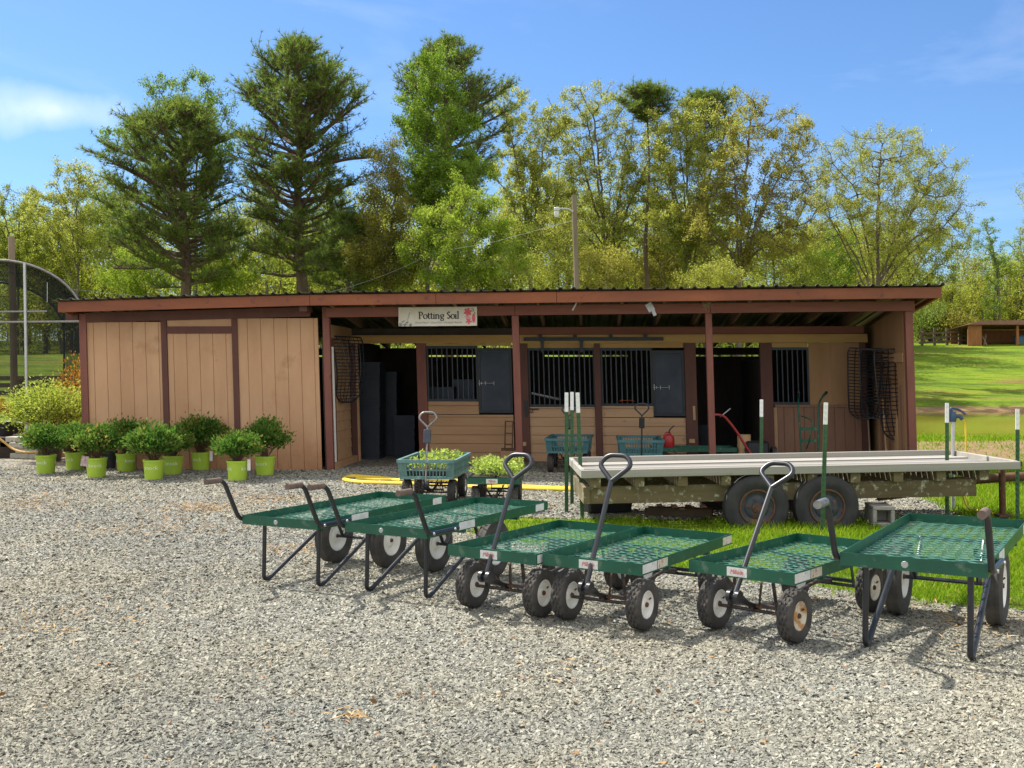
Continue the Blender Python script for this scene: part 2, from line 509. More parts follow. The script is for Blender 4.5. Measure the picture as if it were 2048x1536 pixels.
def build_ground():
    xs = np.concatenate([np.linspace(-260, -40, 14), np.linspace(-36, 60, 97), np.linspace(66, 300, 16)])
    ys = np.concatenate([np.linspace(-30, 20, 18), np.linspace(21, 110, 90), np.linspace(116, 420, 24)])
    XX, YY = np.meshgrid(xs, ys)
    ZZ = terrain(XX, YY)
    V = np.stack([XX, YY, ZZ], -1).reshape(-1, 3)
    nx = len(xs)
    Fs = [(j * nx + i, j * nx + i + 1, (j + 1) * nx + i + 1, (j + 1) * nx + i) for j in range(len(ys) - 1) for i in range(nx - 1)]
    me = bpy.data.meshes.new('ground')
    me.from_pydata(V.tolist(), [], Fs)
    me.polygons.foreach_set('use_smooth', [True] * len(Fs))
    m, nt, out = new_mat('meadow')
    p = nt.nodes.new('ShaderNodeBsdfPrincipled')
    p.inputs['Roughness'].default_value = .95
    p.inputs['Specular IOR Level'].default_value = .15
    n1 = nz(nt, .35, 6, .65, (.35, 1, 1))
    n2 = nz(nt, 9, 6, .7)
    c1 = ramp(nt, n1, [(.34, (.07, .11, .012)), (.44, (.12, .19, .012)), (.54, (.17, .25, .014)), (.60, (.18, .20, .025)), (.68, (.22, .16, .05))])
    n4 = nz(nt, 1.6, 6, .7, (.3, 1, 1))
    c4 = ramp(nt, n4, [(.34, (.62, .66, .6)), (.5, (1, 1, 1)), (.68, (1.22, 1.12, 1.0))])
    c2 = ramp(nt, n2, [(.3, (.55, .55, .55)), (.7, (1.3, 1.3, 1.25))])
    c2 = mixc(nt, 1.0, c2, c4, 'MULTIPLY')
    geo = nt.nodes.new('ShaderNodeNewGeometry')
    sp = nt.nodes.new('ShaderNodeSeparateXYZ')
    nt.links.new(geo.outputs['Position'], sp.inputs[0])
    ma = nt.nodes.new('ShaderNodeMath')
    ma.operation = 'MULTIPLY_ADD'
    nt.links.new(nz(nt, .8, 5, .7), ma.inputs[0])
    ma.inputs[1].default_value = .5
    nt.links.new(sp.outputs[2], ma.inputs[2])
    bank = ramp(nt, ma.outputs[0], [(.05, (1, 1, 1)), (.16, (0, 0, 0))])
    cc = mixc(nt, bank, mixc(nt, 1.0, c1, c2, 'MULTIPLY'), (.26, .17, .085))
    nt.links.new(cc, p.inputs['Base Color'])
    b = nt.nodes.new('ShaderNodeBump')
    b.inputs['Strength'].default_value = .8
    b.inputs['Distance'].default_value = .08
    nt.links.new(nz(nt, 16, 5, .7), b.inputs['Height'])
    nt.links.new(b.outputs[0], p.inputs['Normal'])
    nt.links.new(p.outputs[0], out.inputs[0])
    me.materials.append(m)
    tag(link('ground', me), kind='structure')

    # gravel yard: one sheet
    me = bpy.data.meshes.new('gravel_yard')
    me.from_pydata([(x, y, .012) for x, y in GRAVEL], [], [tuple(range(len(GRAVEL)))])
    m, nt, out = new_mat('gravel_bed')
    p = nt.nodes.new('ShaderNodeBsdfPrincipled')
    p.inputs['Roughness'].default_value = .95
    p.inputs['Specular IOR Level'].default_value = .2
    tc = nt.nodes.new('ShaderNodeTexCoord')
    vo = nt.nodes.new('ShaderNodeTexVoronoi')
    vo.inputs['Scale'].default_value = 34
    nt.links.new(tc.outputs['Object'], vo.inputs['Vector'])
    sep = nt.nodes.new('ShaderNodeSeparateColor')
    nt.links.new(vo.outputs['Color'], sep.inputs[0])
    c1 = ramp(nt, sep.outputs[0], [(0, (.09, .086, .077)), (.35, (.16, .153, .132)), (.7, (.26, .247, .207)), (1, (.38, .36, .30))])
    c2 = ramp(nt, nz(nt, .8, 5, .6), [(.35, (.85, .88, .95)), (.66, (1.12, 1.06, .95))])
    c3 = mixc(nt, 1.0, c1, c2, 'MULTIPLY')
    nt.links.new(c3, p.inputs['Base Color'])
    b = nt.nodes.new('ShaderNodeBump')
    b.inputs['Strength'].default_value = 1.0
    b.inputs['Distance'].default_value = .02
    nt.links.new(vo.outputs['Distance'], b.inputs['Height'])
    b.invert = True
    nt.links.new(b.outputs[0], p.inputs['Normal'])
    nt.links.new(p.outputs[0], out.inputs[0])
    me.materials.append(m)
    tag(link('gravel_yard', me), kind='structure')

    # bare earth by the pond, in front of the water
    P = rough_poly([(5.9, 17.2), (9, 17.0), (14, 17.6), (18, 19.5), (18, 23.0), (12, 23.6), (8.6, 22.6), (6.8, 21.2)], .4, .3, 5.1)
    me = bpy.data.meshes.new('bare_earth')
    me.from_pydata([(x, y, .010) for x, y in P], [], [tuple(range(len(P)))])
    me.materials.append(pm('bare_earth', (.17, .10, .045), (.30, .20, .09), 5, rough=.95, bump=1.0, bdist=.04, spots=(.12, .17, .03), sscale=2.2, sthr=.60))
    tag(link('bare_earth', me), kind='structure')

    # pond
    me = bpy.data.meshes.new('pond')
    me.from_pydata([(-3, 25, -.36), (90, 25, -.36), (90, 60, -.36), (-3, 60, -.36)], [], [(0, 1, 2, 3)])
    m, nt, out = new_mat('murky_water')
    p = nt.nodes.new('ShaderNodeBsdfPrincipled')
    p.inputs['Base Color'].default_value = (.15, .105, .006, 1)
    p.inputs['Roughness'].default_value = .06
    p.inputs['Specular IOR Level'].default_value = .35
    p.inputs['IOR'].default_value = 1.33
    b = nt.nodes.new('ShaderNodeBump')
    b.inputs['Strength'].default_value = .03
    b.inputs['Distance'].default_value = .05
    nt.links.new(nz(nt, 2.5, 3, .5, (.3, 1, 1)), b.inputs['Height'])
    nt.links.new(b.outputs[0], p.inputs['Normal'])
    nt.links.new(p.outputs[0], out.inputs[0])
    me.materials.append(m)
    tag(link('pond', me), kind='structure')


def view_points(rng, n, y0, y1, pw=1.0, pad=1.06):
    """random ground points the camera's field covers, denser towards the viewer"""
    t = rng.random(n)
    Y = (y0 ** (1 - pw) + t * (y1 ** (1 - pw) - y0 ** (1 - pw))) ** (1 / (1 - pw)) if pw != 1 else y0 * (y1 / y0) ** t
    X = (rng.random(n) * 2 - 1) * Y * (1024 / F) * pad
    return X, Y


def build_gravel_stones():
    rng = np.random.default_rng(11)
    X, Y = view_points(rng, 660000, 3.6, 16.5, 1.0, 1.26)
    ok = inpoly(GRAVEL, X + rng.normal(0, .05, len(X)), Y + rng.normal(0, .05, len(X)))
    X, Y = X[ok], Y[ok]
    n = len(X)
    s = (.0040 + .0062 * rng.random(n) ** 2.8) * (.76 + Y * .052)
    ang = rng.random(n) * 6.283
    tilt = rng.normal(0, .35, (n, 2))
    # a chip: 5-corner prism-like shape from 4+4 jittered corners, 5 visible faces
    base = np.array([(-1, -1, 0), (1, -1, 0), (1, 1, 0), (-1, 1, 0), (-.75, -.75, 1), (.75, -.75, 1), (.75, .75, 1), (-.75, .75, 1)], float)
    C = base[None] * np.stack([s * (.95 + .8 * rng.random(n)), s * (.55 + .45 * rng.random(n)), s * (.28 + .34 * rng.random(n))], -1)[:, None, :]
    C += rng.normal(0, .22, C.shape) * s[:, None, None]
    C[..., 2] += C[..., 0] * tilt[:, None, 0] + C[..., 1] * tilt[:, None, 1]
    ca, sa = np.cos(ang)[:, None], np.sin(ang)[:, None]
    P = np.stack([C[..., 0] * ca - C[..., 1] * sa + X[:, None], C[..., 0] * sa + C[..., 1] * ca + Y[:, None], C[..., 2] + .010], -1)
    fi = np.array([(4, 5, 6, 7), (0, 1, 5, 4), (1, 2, 6, 5), (2, 3, 7, 6), (3, 0, 4, 7)])
    V = P[:, fi, :].reshape(-1, 3)
    patch = np.array([mnoise.noise(Vector((x * .55, y * .55, 2.2))) for x, y in zip(X, Y)])
    rr = np.clip(rng.random(n) * .82 + patch * .16 + .06, 0, .965)
    rr = np.where(rng.random(n) < .004, .99, rr)
    me = np_mesh('gravel', V, 4, attr_mat('gravel_stone', [(0, (.13, .126, .114)), (.25, (.20, .193, .168)), (.5, (.265, .254, .216)), (.75, (.335, .318, .268)), (.93, (.43, .408, .345)), (.975, (.48, .455, .385)), (.98, (.36, .19, .08)), (1, (.42, .23, .10))], .9, .5, ((.90, .95, .96), (1.02, 1.0, .88))), np.repeat(rr, 5))
    tag(link('gravel', me), kind='stuff')


def build_grass():
    rng = np.random.default_rng(5)
    X, Y = view_points(rng, 400000, 5.6, 25, 1.0, 1.32)
    jx, jy = rng.normal(0, .10, len(X)), rng.normal(0, .10, len(X))
    ok = ~inpoly(GRAVEL, X + jx, Y + jy) & (X > -1.2) & ~((Y > 15.2) & (X < 6.6)) & ~((X > 6.2) & (Y > 17.6) & (Y < 22.8) & (rng.random(len(X)) < .75))
    # worn ground under the trailer
    ok &= ~((Y > 10.55) & (Y < 13) & (X < 4.6))
    X, Y = X[ok], Y[ok]
    # tufts creeping out into the gravel
    n = len(X)
    dens = np.array([mnoise.noise(Vector((x * 1.3, y * 1.3, 4.4))) for x, y in zip(X, Y)])
    keep = rng.random(n) < np.clip(.75 + dens * .9, .12, 1)
    X, Y, dens = X[keep], Y[keep], dens[keep]
    n = len(X)
    hgt = (.028 + .04 * rng.random(n)) * (1 + .4 * dens) * (.85 + .03 * Y)
    w = .0028 * (.7 + .14 * Y)
    a = rng.random(n) * 6.283
    lean = rng.normal(0, .55, (n, 2)) * hgt[:, None]
    Z = terrain(X, Y)
    dx, dy = np.cos(a) * w, np.sin(a) * w
    P = np.empty((n, 3, 3))
    P[:, 0] = np.stack([X - dx, Y - dy, Z], -1)
    P[:, 1] = np.stack([X + dx, Y + dy, Z], -1)
    P[:, 2] = np.stack([X + lean[:, 0], Y + lean[:, 1], Z + hgt], -1)
    rr = np.clip(rng.random(n) * .8 + dens * .25, 0, .9)
    rr = np.where(rng.random(n) < .05, 1.0, rr)
    tag(link('grass', np_mesh('grass', P, 3, G['grass'], rr)), kind='stuff')


def build_straw():
    rng = np.random.default_rng(31)
    C = []
    for px, py, n, sp in ((400, 1020, 420, .30), (545, 1000, 260, .25), (620, 1100, 200, .22), (860, 1030, 200, .3), (300, 1060, 240, .4), (700, 1440, 22, .05), (1110, 1350, 25, .12), (1990, 1250, 160, .3), (60, 1010, 260, .4), (120, 1240, 120, .3)):
        p = gp(px, py)
        C.append(np.stack([p.x + rng.normal(0, sp, n), p.y + rng.normal(0, sp, n), .022 + .008 * rng.random(n)], -1))
    C = np.concatenate(C)
    n = len(C)
    me = np_mesh('pine_straw', leaf_quads(rng, C, .05 + .05 * rng.random(n), .008, flat=.8), 4, attr_mat('pine_straw', [(0, (.36, .22, .09)), (.6, (.50, .35, .17)), (1, (.24, .12, .05))]), rng.random(n))
    tag(link('pine_straw', me), kind='stuff')


def build_dry_leaves():
    rng = np.random.default_rng(21)
    n = 110
    X, Y = view_points(rng, n, 3.8, 12, 1.0)
    ux = rng.normal(2.2, 1.0, 240)
    uy = rng.normal(10.9, .45, 240)
    X, Y = np.concatenate([X, ux]), np.concatenate([Y, uy])
    n = len(X)
    s = .007 + .013 * rng.random(n)
    C = np.stack([X, Y, .03 + .01 * rng.random(n)], -1)
    me = np_mesh('dry_leaves', leaf_quads(rng, C, s * 2, s * 1.3, flat=.6), 4, M['dry_leaf'], rng.random(n))
    tag(link('dry_leaves', me), kind='stuff')


# ------------------------------------------------------------------ foliage
def unit(v):
    return v / (np.linalg.norm(v, axis=-1, keepdims=True) + 1e-9)


def leaf_quads(rng, C, L, W, flat=0.0, D=None):
    """rhombic leaves at C with length L and width W; flat>0 turns them to the horizontal; D: directions"""
    n = len(C)
    a = unit(rng.normal(0, 1, (n, 3))) if D is None else unit(D + rng.normal(0, .45, (n, 3)))
    b = rng.normal(0, 1, (n, 3))
    if flat:
        a[:, 2] *= 1 - flat
        b[:, 2] *= 1 - flat
        a = unit(a)
    b = unit(b - (b * a).sum(-1, keepdims=True) * a)
    L = np.broadcast_to(np.asarray(L, float), (n,))[:, None] / 2
    W = np.broadcast_to(np.asarray(W, float), (n,))[:, None] / 2
    return np.stack([C - a * L, C + b * W - a * L * .15, C + a * L, C - b * W - a * L * .15], 1)


def tubes_np(P0, P1, R0, R1, k=5):
    P0, P1 = np.asarray(P0), np.asarray(P1)
    d = unit(P1 - P0)
    ref = np.where(np.abs(d[:, 2:3]) < .9, np.array([[0, 0, 1.0]]), np.array([[1.0, 0, 0]]))
    a = unit(np.cross(d, ref))
    b = np.cross(d, a)
    t = np.arange(k) * 2 * np.pi / k
    ring = a[:, None] * np.cos(t)[None, :, None] + b[:, None] * np.sin(t)[None, :, None]
    A = P0[:, None] + ring * np.asarray(R0)[:, None, None]
    B = P1[:, None] + ring * np.asarray(R1)[:, None, None]
    return np.stack([A, np.roll(A, -1, 1), np.roll(B, -1, 1), B], 2).reshape(-1, 3)


def colonize(rng, trunk, A, step, kill, up=.12, iters=110, jit=.25, limbs=()):
    nodes = [np.array(p, float) for p in trunk]
    par = [-1] + list(range(len(trunk) - 1))
    nt_ = len(nodes)
    for q in limbs:
        # a main limb: leaves the trunk's upper part steeply, then bends outwards
        i0 = int(nt_ * (.72 + .27 * rng.random()))
        i0 = min(i0, nt_ - 1)
        a = nodes[i0]
        q = np.array(q)
        c = a * .5 + q * .5 + np.array([(a[0] - q[0]) * .12, (a[1] - q[1]) * .12, .16 * np.linalg.norm(q - a) * rng.random()])
        n = max(2, int(np.linalg.norm(q - a) / step))
        prev = i0
        for j in range(1, n + 1):
            t = j / n
            nodes.append(a * (1 - t) ** 2 + c * 2 * t * (1 - t) + q * t * t + rng.normal(0, .035, 3))
            par.append(prev)
            prev = len(nodes) - 1
    N = np.array(nodes)
    near = np.zeros(len(A), int)
    nd = np.full(len(A), 1e9)

    def upd(i0):
        nonlocal near, nd
        for i in range(i0, len(nodes)):
            d = np.linalg.norm(A - nodes[i], axis=1)
            better = d < nd
            near[better] = i
            nd[better] = d[better]
    upd(int(len(trunk) * .7))
    alive = np.ones(len(A), bool)
    for it in range(iters):
        alive &= nd > kill
        if alive.sum() < max(2, len(A) * .01):
            break
        i0 = len(nodes)
        ids = near[alive]
        dirs = A[alive] - np.array(nodes)[ids]
        dirs = unit(dirs)
        for i in np.unique(ids):
            v = dirs[ids == i].mean(0)
            v = v + np.array([0, 0, up]) + rng.normal(0, jit, 3)
            v /= np.linalg.norm(v) + 1e-9
            nodes.append(nodes[i] + v * step)
            par.append(int(i))
        upd(i0)
    return np.array(nodes), np.array(par)


def pipe(par, tip, p):
    n = len(par)
    acc = np.zeros(n)
    rad = np.zeros(n)
    kids = np.bincount(par[par >= 0], minlength=n)
    for i in range(n - 1, -1, -1):
        rad[i] = tip if acc[i] == 0 else acc[i] ** (1 / p)
        if par[i] >= 0:
            acc[par[i]] += rad[i] ** p
    return rad, kids


def ell_points(rng, ells, n, shell=.35):
    """random points in a union of ellipsoids (cx,cy,cz,rx,ry,rz), biased outwards"""
    vol = np.array([e[3] * e[4] * e[5] for e in ells]) ** .8
    pick = rng.choice(len(ells), n, p=vol / vol.sum())
    E = np.array(ells)[pick]
    d = unit(rng.normal(0, 1, (n, 3)))
    r = rng.random(n)[:, None] ** shell
    return E[:, :3] + d * r * E[:, 3:]


def px_ells(ells, Y, depth=.8):
    out = []
    for cx, cy, rx, ry in ells:
        c = at(cx, cy, Y)
        k = Y / F
        out.append((c.x, c.y, c.z, rx * k, max(rx, ry) * k * depth, ry * k))
    return out


def broadleaf(name, label, cat, px, Y, ells, mat, n_attr=300, leaves=9000, lsize=.12, step=.34, kill=.5, fork=None, tip=.013,
              p=2.25, twig=2, twl=.45, clump=.22, seed=1, lean=0.0, group=None, depth=.8, up=.12, inner=.35, jit=.10):
    rng = np.random.default_rng(seed)
    leaves = int(leaves * 2.7)
    lsize *= .63
    n_attr = int(n_attr * 1.25)
    ells = [(a, b, c * 1.08, d * 1.08) for a, b, c, d in ells]
    bx = (px - CX) / F * Y
    bz = tz(bx, Y) - .1
    E = px_ells(ells, Y, depth)
    A = ell_points(rng, E, n_attr, inner)
    zlow = min(e[2] - e[5] for e in E)
    zf = bz + (zlow - bz) * .9 if fork is None else HC - (fork - YH) / F * Y
    k = max(3, int((zf - bz) / step))
    tr = []
    for i in range(k + 1):
        t = i / k
        tr.append((bx + lean * t * (zf - bz) + .03 * math.sin(i * .5 + seed), Y + .03 * math.sin(i * .4 + 2 * seed), bz + t * (zf - bz)))
    base = np.array(tr[-1])
    limbs = []
    for e in E:
        for r_ in range(2):
            c_ = np.array(e[:3]) + rng.normal(0, .45, 3) * np.array(e[3:])
            limbs.append(base + (c_ - base) * (.72 + .2 * rng.random()))
    N, par = colonize(rng, tr, A, step, kill, up, jit=jit, limbs=limbs)
    rad, kids = pipe(par, tip, p)
    rad[0] *= 1.25
    i = np.arange(1, len(N))
    segs = [(N[par[i]], N[i], rad[par[i]] * .97, rad[i])]
    # twigs on the thin wood
    thin = np.where((rad < tip * 2.6) & (np.arange(len(N)) > len(tr)))[0]
    src = np.repeat(thin, twig)
    d = unit(rng.normal(0, 1, (len(src), 3)) + np.array([0, 0, .45]) + unit(N[src] - N[par[src]]) * .7)
    ln = twl * (.4 + rng.random(len(src)))[:, None]
    T1 = N[src] + d * ln
    segs.append((N[src], T1, np.full(len(src), tip * .7), np.full(len(src), tip * .35)))
    o = thing(name, label, cat, (bx, Y, bz), 0, group)
    off = np.array([bx, Y, bz])
    V = np.concatenate([tubes_np(a - off, b - off, r0, r1, 5) for a, b, r0, r1 in segs])
    link('trunk', np_mesh('trunk', V, 4, M['barkd']), o)
    # leaves round the twig ends
    wq = rng.random(len(src)) ** 2.2
    q = rng.choice(len(src), leaves, p=wq / wq.sum())
    t = rng.random((leaves, 1)) ** .6
    C = N[src[q]] * (1 - t) + T1[q] * t + rng.normal(0, clump * .5, (leaves, 3))
    tone = rng.random(len(src))
    rr = np.clip(.55 * tone[q] + .5 * rng.random(leaves), 0, 1)
    s = lsize * (.6 + .8 * rng.random(leaves))
    link('crown', np_mesh('crown', leaf_quads(rng, C - off, s, s * .62), 4, mat, rr), o)
    return o


def tufts(rng, C, D, m, L, W, spread=.8):
    n = len(C)
    Cn = np.repeat(C, m, 0)
    d = unit(np.repeat(D, m, 0) + rng.normal(0, spread, (n * m, 3)))
    b = unit(np.cross(d, rng.normal(0, 1, (n * m, 3))))
    ln = (L * (.65 + .6 * rng.random(n * m)))[:, None]
    return np.stack([Cn - b * W, Cn + b * W, Cn + d * ln], 1)


def pine(name, label, px, Y, top, prof, nbr=75, seed=1, lean=0.0, dens=1.0, r0=.26, tl=.25, mat='pine', droop=0.0, low_gap=.35, cat='tree', group=None):
    """prof: list of (image y, left half width, right half width) of the crown"""
    rng = np.random.default_rng(seed)
    k = Y / F
    bx = (px - CX) * k
    bz = tz(bx, Y) - .1
    zt = HC - (top - YH) * k
    hh = zt - bz
    segs = []
    n = 16
    T = np.array([(bx + lean * hh * i / n + .08 * math.sin(i * .8 + seed), Y + .08 * math.sin(i * .6 + seed), bz + hh * i / n) for i in range(n + 1)])
    rt = r0 * (1 - np.linspace(0, 1, n + 1) ** 1.3 * .93)
    segs.append((T[:-1], T[1:], rt[:-1], rt[1:]))
    ys = np.array([q[0] for q in prof], float)
    o_z = HC - (ys - YH) * k
    nbr = int(nbr * 1.0)
    lo = np.array([q[1] for q in prof], float) * k * 1.1
    hi = np.array([q[2] for q in prof], float) * k * 1.1
    order = np.argsort(o_z)
    zmin, zmax = o_z.min(), zt - .1
    TC, TD, TN = [], [], []
    ph = rng.random() * 6
    for b in range(nbr):
        u = (b + rng.random()) / nbr
        z = zmin + (zmax - zmin) * u ** .92
        ph += 2.4 + rng.normal(0, .4)
        cx = math.cos(ph)
        wl = np.interp(z, o_z[order], lo[order])
        wr = np.interp(z, o_z[order], hi[order])
        w = wl if cx < 0 else wr
        w = abs(cx) * w + (1 - abs(cx)) * .5 * (wl + wr)
        rise = .12 + .55 * u - droop * (1 - u)
        ze = min(z + max(rise, 0) * w * .8, zt)
        w2 = abs(cx) * (np.interp(ze, o_z[order], lo[order]) if cx < 0 else np.interp(ze, o_z[order], hi[order])) + (1 - abs(cx)) * .5 * (np.interp(ze, o_z[order], lo[order]) + np.interp(ze, o_z[order], hi[order]))
        w = min(w, .35 * w + .65 * w2)
        L = w * (.66 + .44 * rng.random())
        if u < .4 and rng.random() < low_gap:
            L *= .45
        f = (z - bz) / hh * n
        i = min(int(f), n - 1)
        p0 = T[i] + (T[i + 1] - T[i]) * (f - i)
        rise = min(rise, .75 * (zt - .35 - z) / max(L, .3))
        dirv = np.array([cx, math.sin(ph), rise + rng.normal(0, .08)])
        dirv /= np.linalg.norm(dirv)
        ns = max(3, int(L / .35))
        pts = [p0]
        d = dirv.copy()
        for j in range(ns):
            d = d + rng.normal(0, .10, 3) + np.array([0, 0, .05 if u < .8 else -.02])
            d /= np.linalg.norm(d)
            pts.append(pts[-1] + d * L / ns)
        pts = np.array(pts)
        rb = max(.02, .10 * r0 / .26 * (L / 3.2)) * np.linspace(1, .3, ns + 1)
        segs.append((pts[:-1], pts[1:], rb[:-1], rb[1:]))
        # side shoots carrying needle tufts
        m = int((5 + 9.5 * L) * dens)
        for q in range(m):
            t = .42 + .58 * rng.random() ** .75
            g = t * ns
            j = min(int(g), ns - 1)
            s0 = pts[j] + (pts[j + 1] - pts[j]) * (g - j)
            sd = rng.normal(0, 1, 3)
            sd[2] = abs(sd[2]) * .5 + .15
            sd += dirv * .8
            sd /= np.linalg.norm(sd)
            sl = (.3 + .62 * rng.random()) * min(1, .4 + L * .35)
            s1 = s0 + sd * sl
            segs.append((s0[None], s1[None], np.array([.018]), np.array([.008])))
            for h in (.55, 1.0):
                TC.append(s0 + sd * sl * h)
                TD.append(sd + np.array([0, 0, .25]))
                TN.append(rng.random())
    o = thing(name, label, cat, (bx, Y, bz), 0, group)
    off = np.array([bx, Y, bz])
    V = np.concatenate([tubes_np(a - off, b - off, q0, q1, 6 if i == 0 else 4) for i, (a, b, q0, q1) in enumerate(segs)])
    link('trunk', np_mesh('trunk', V, 4, M['barkp']), o)
    TC, TD, TN = np.array(TC), unit(np.array(TD)), np.array(TN)
    mbl = 11
    P = tufts(rng, TC - off, TD, mbl, tl, .0135)
    rr = np.clip(np.repeat(TN, mbl) * .6 + rng.random(len(P)) * .4, 0, 1)
    link('crown', np_mesh('crown', P, 3, G[mat], rr), o)
    return o


def build_trees():
    T = 'tree'
    pine('pine_tree', 'broad dark pine with low sweeping boughs at the left, nearest the hoop house', 372, 45, 195,
         [(195, 5, 8), (215, 38, 38), (240, 85, 62), (300, 132, 78), (380, 162, 88), (460, 178, 92), (540, 215, 90), (575, 150, 80)], 125, 3, -.01, 1.05, .27, droop=.1, low_gap=.15)
    pine('pine_tree', 'tallest dark pine with a dense domed top behind the left part of the shed', 602, 46, 72,
         [(70, 4, 4), (86, 24, 22), (104, 50, 38), (140, 92, 78), (175, 110, 118), (215, 136, 144), (290, 138, 146), (360, 130, 130), (430, 124, 120), (500, 120, 104), (555, 105, 95)], 150, 5, -.01, 1.05, .30, droop=.12, low_gap=.25)
    pine('pine_tree', 'dark pine rising behind the bright green tree above the hanging sign', 895, 51, 75,
         [(72, 4, 4), (88, 28, 24), (110, 58, 48), (160, 88, 86), (210, 100, 125), (250, 95, 150), (320, 90, 165), (380, 70, 130), (430, 60, 90), (480, 40, 60)], 110, 8, -.005, 1.0, .27)
    pine('pine_tree', 'slim pine with a small round tuft of a crown above the utility pole', 1293, 55, 172,
         [(170, 3, 3), (180, 20, 20), (194, 38, 38), (212, 44, 48), (228, 38, 44), (246, 12, 14)], 60, 11, .005, 1.3, .17)
    pine('pine_tree', 'pine showing only its dark cap behind the olive trees right of the utility pole', 1412, 61, 182,
         [(180, 6, 6), (190, 28, 24), (206, 44, 46), (240, 50, 64), (280, 44, 54), (340, 34, 34)], 64, 13, 0, 1.15, .19)
    pine('pine_tree', 'small dark pine low in the gap right of the domed pine', 700, 43, 420,
         [(420, 12, 12), (450, 30, 30), (500, 60, 55), (560, 80, 75), (590, 80, 75)], 60, 17, 0, 1.0, .13, droop=.1)
    bl = broadleaf
    bl('tulip_tree', 'pale green tree standing out above the broad left pine', T, 390, 53, [(335, 185, 48, 42), (400, 190, 42, 52), (440, 230, 34, 55), (240, 275, 36, 44), (300, 270, 60, 45), (400, 300, 70, 60)],
       G['bright'], 330, 9500, .15, seed=2, fork=430)
    bl('tulip_tree', 'bright green tree with an upright crown above the hanging sign', T, 855, 44, [(872, 160, 52, 66), (838, 240, 52, 70), (900, 250, 58, 70), (880, 340, 92, 80), (825, 360, 50, 60), (960, 345, 45, 40)],
       G['bright'], 520, 23000, .13, seed=4, fork=470)
    bl('maple_tree', 'light green spreading tree low behind the middle of the shed roof', T, 915, 40, [(925, 455, 100, 62), (880, 520, 85, 55), (985, 500, 75, 55), (930, 400, 50, 40)],
       G['light'], 380, 15000, .11, seed=6, fork=575)
    bl('cedar_tree', 'brownish dark cedar between the domed pine and the bright green tree', T, 772, 42, [(770, 350, 40, 60), (772, 430, 60, 70), (775, 520, 78, 60)],
       G['cedar'], 420, 15000, .10, seed=9, step=.3, kill=.42, fork=560, clump=.3)
    bl('oak_tree', 'yellow olive tree directly right of the bright green tree', T, 1062, 55, [(1015, 220, 50, 52), (1085, 250, 56, 66), (1040, 330, 66, 80), (1100, 390, 70, 90), (1050, 470, 80, 70)],
       G['olive'], 460, 17000, .15, seed=12, fork=500)
    bl('oak_tree', 'thinly leaved tall tree with bare top twigs behind the lamp on the pole', T, 1216, 57, [(1150, 255, 55, 80), (1215, 225, 60, 66), (1265, 290, 50, 80), (1190, 350, 90, 90), (1240, 430, 90, 80), (1170, 470, 80, 60), (1300, 270, 40, 46), (1290, 360, 60, 70)],
       G['olive'], 640, 19000, .14, seed=14, fork=480, tip=.015)
    bl('oak_tree', 'olive tree with a slender forked trunk right of the slim pine', T, 1378, 54, [(1400, 262, 66, 60), (1340, 310, 60, 80), (1425, 350, 64, 90), (1360, 430, 80, 80), (1410, 490, 80, 60), (1330, 250, 40, 40), (1455, 290, 50, 60)],
       G['olive'], 600, 20500, .14, seed=15, fork=500)
    bl('oak_tree', 'dark trunked oak forking wide with brownish olive leaves left of the big round oak', T, 1478, 52, [(1490, 245, 60, 52), (1575, 280, 64, 70), (1500, 360, 90, 80), (1590, 400, 76, 80), (1440, 440, 76, 80), (1540, 480, 90, 60)],
       G['brown'], 620, 15500, .14, seed=16, fork=520, tip=.016, p=2.2)
    bl('oak_tree', 'big round nearly bare oak with many fanned limbs behind the right end of the shed', T, 1755, 54, [(1690, 330, 62, 60), (1775, 305, 80, 48), (1860, 350, 62, 60), (1895, 430, 45, 80), (1650, 420, 36, 80), (1780, 430, 120, 100)],
       G['olive'], 1000, 24000, .115, seed=18, fork=572, tip=.014, p=2.15, up=.02, step=.5, kill=.55, jit=.05, twl=.7)
    bl('maple_tree', 'yellow green tree low beneath the right side of the big round oak', T, 1800, 62, [(1830, 500, 80, 50), (1890, 490, 60, 55), (1860, 550, 70, 40)],
       G['yellow'], 300, 8500, .13, seed=20, fork=600)
    bl('ash_tree', 'slender dark stemmed green tree leaning beside the big round oak at the right', T, 2003, 97, [(1975, 480, 26, 42), (1992, 540, 30, 40), (1985, 600, 34, 40)],
       G['bright'], 160, 3200, .17, seed=22, fork=560, lean=-.06, tip=.02, step=.45)
    bl('ash_tree', 'wispy young tree at the right edge above the run-in shed', T, 2040, 99, [(2038, 520, 22, 60), (2050, 590, 34, 50)],
       G['light'], 150, 2600, .17, seed=23, fork=620, tip=.02, step=.45)
    bl('oak_tree', 'sparse tree at the right edge with only twig ends in the picture', T, 2110, 62, [(2075, 390, 48, 42), (2100, 450, 56, 60)],
       G['olive'], 200, 2600, .13, seed=24, fork=560)
    bl('oak_tree', 'tall yellow olive tree at the far left behind the hoop house, the taller of two', T, 155, 60, [(140, 360, 52, 42), (95, 420, 60, 56), (185, 400, 55, 70), (150, 470, 80, 60)],
       G['olive'], 430, 8500, .16, seed=26, fork=540)
    bl('oak_tree', 'yellow green tree at the left edge of the picture behind the hoop house', T, 35, 63, [(30, 420, 58, 46), (-10, 470, 60, 60), (60, 480, 55, 60)],
       G['yellow'], 330, 7000, .16, seed=27, fork=560)
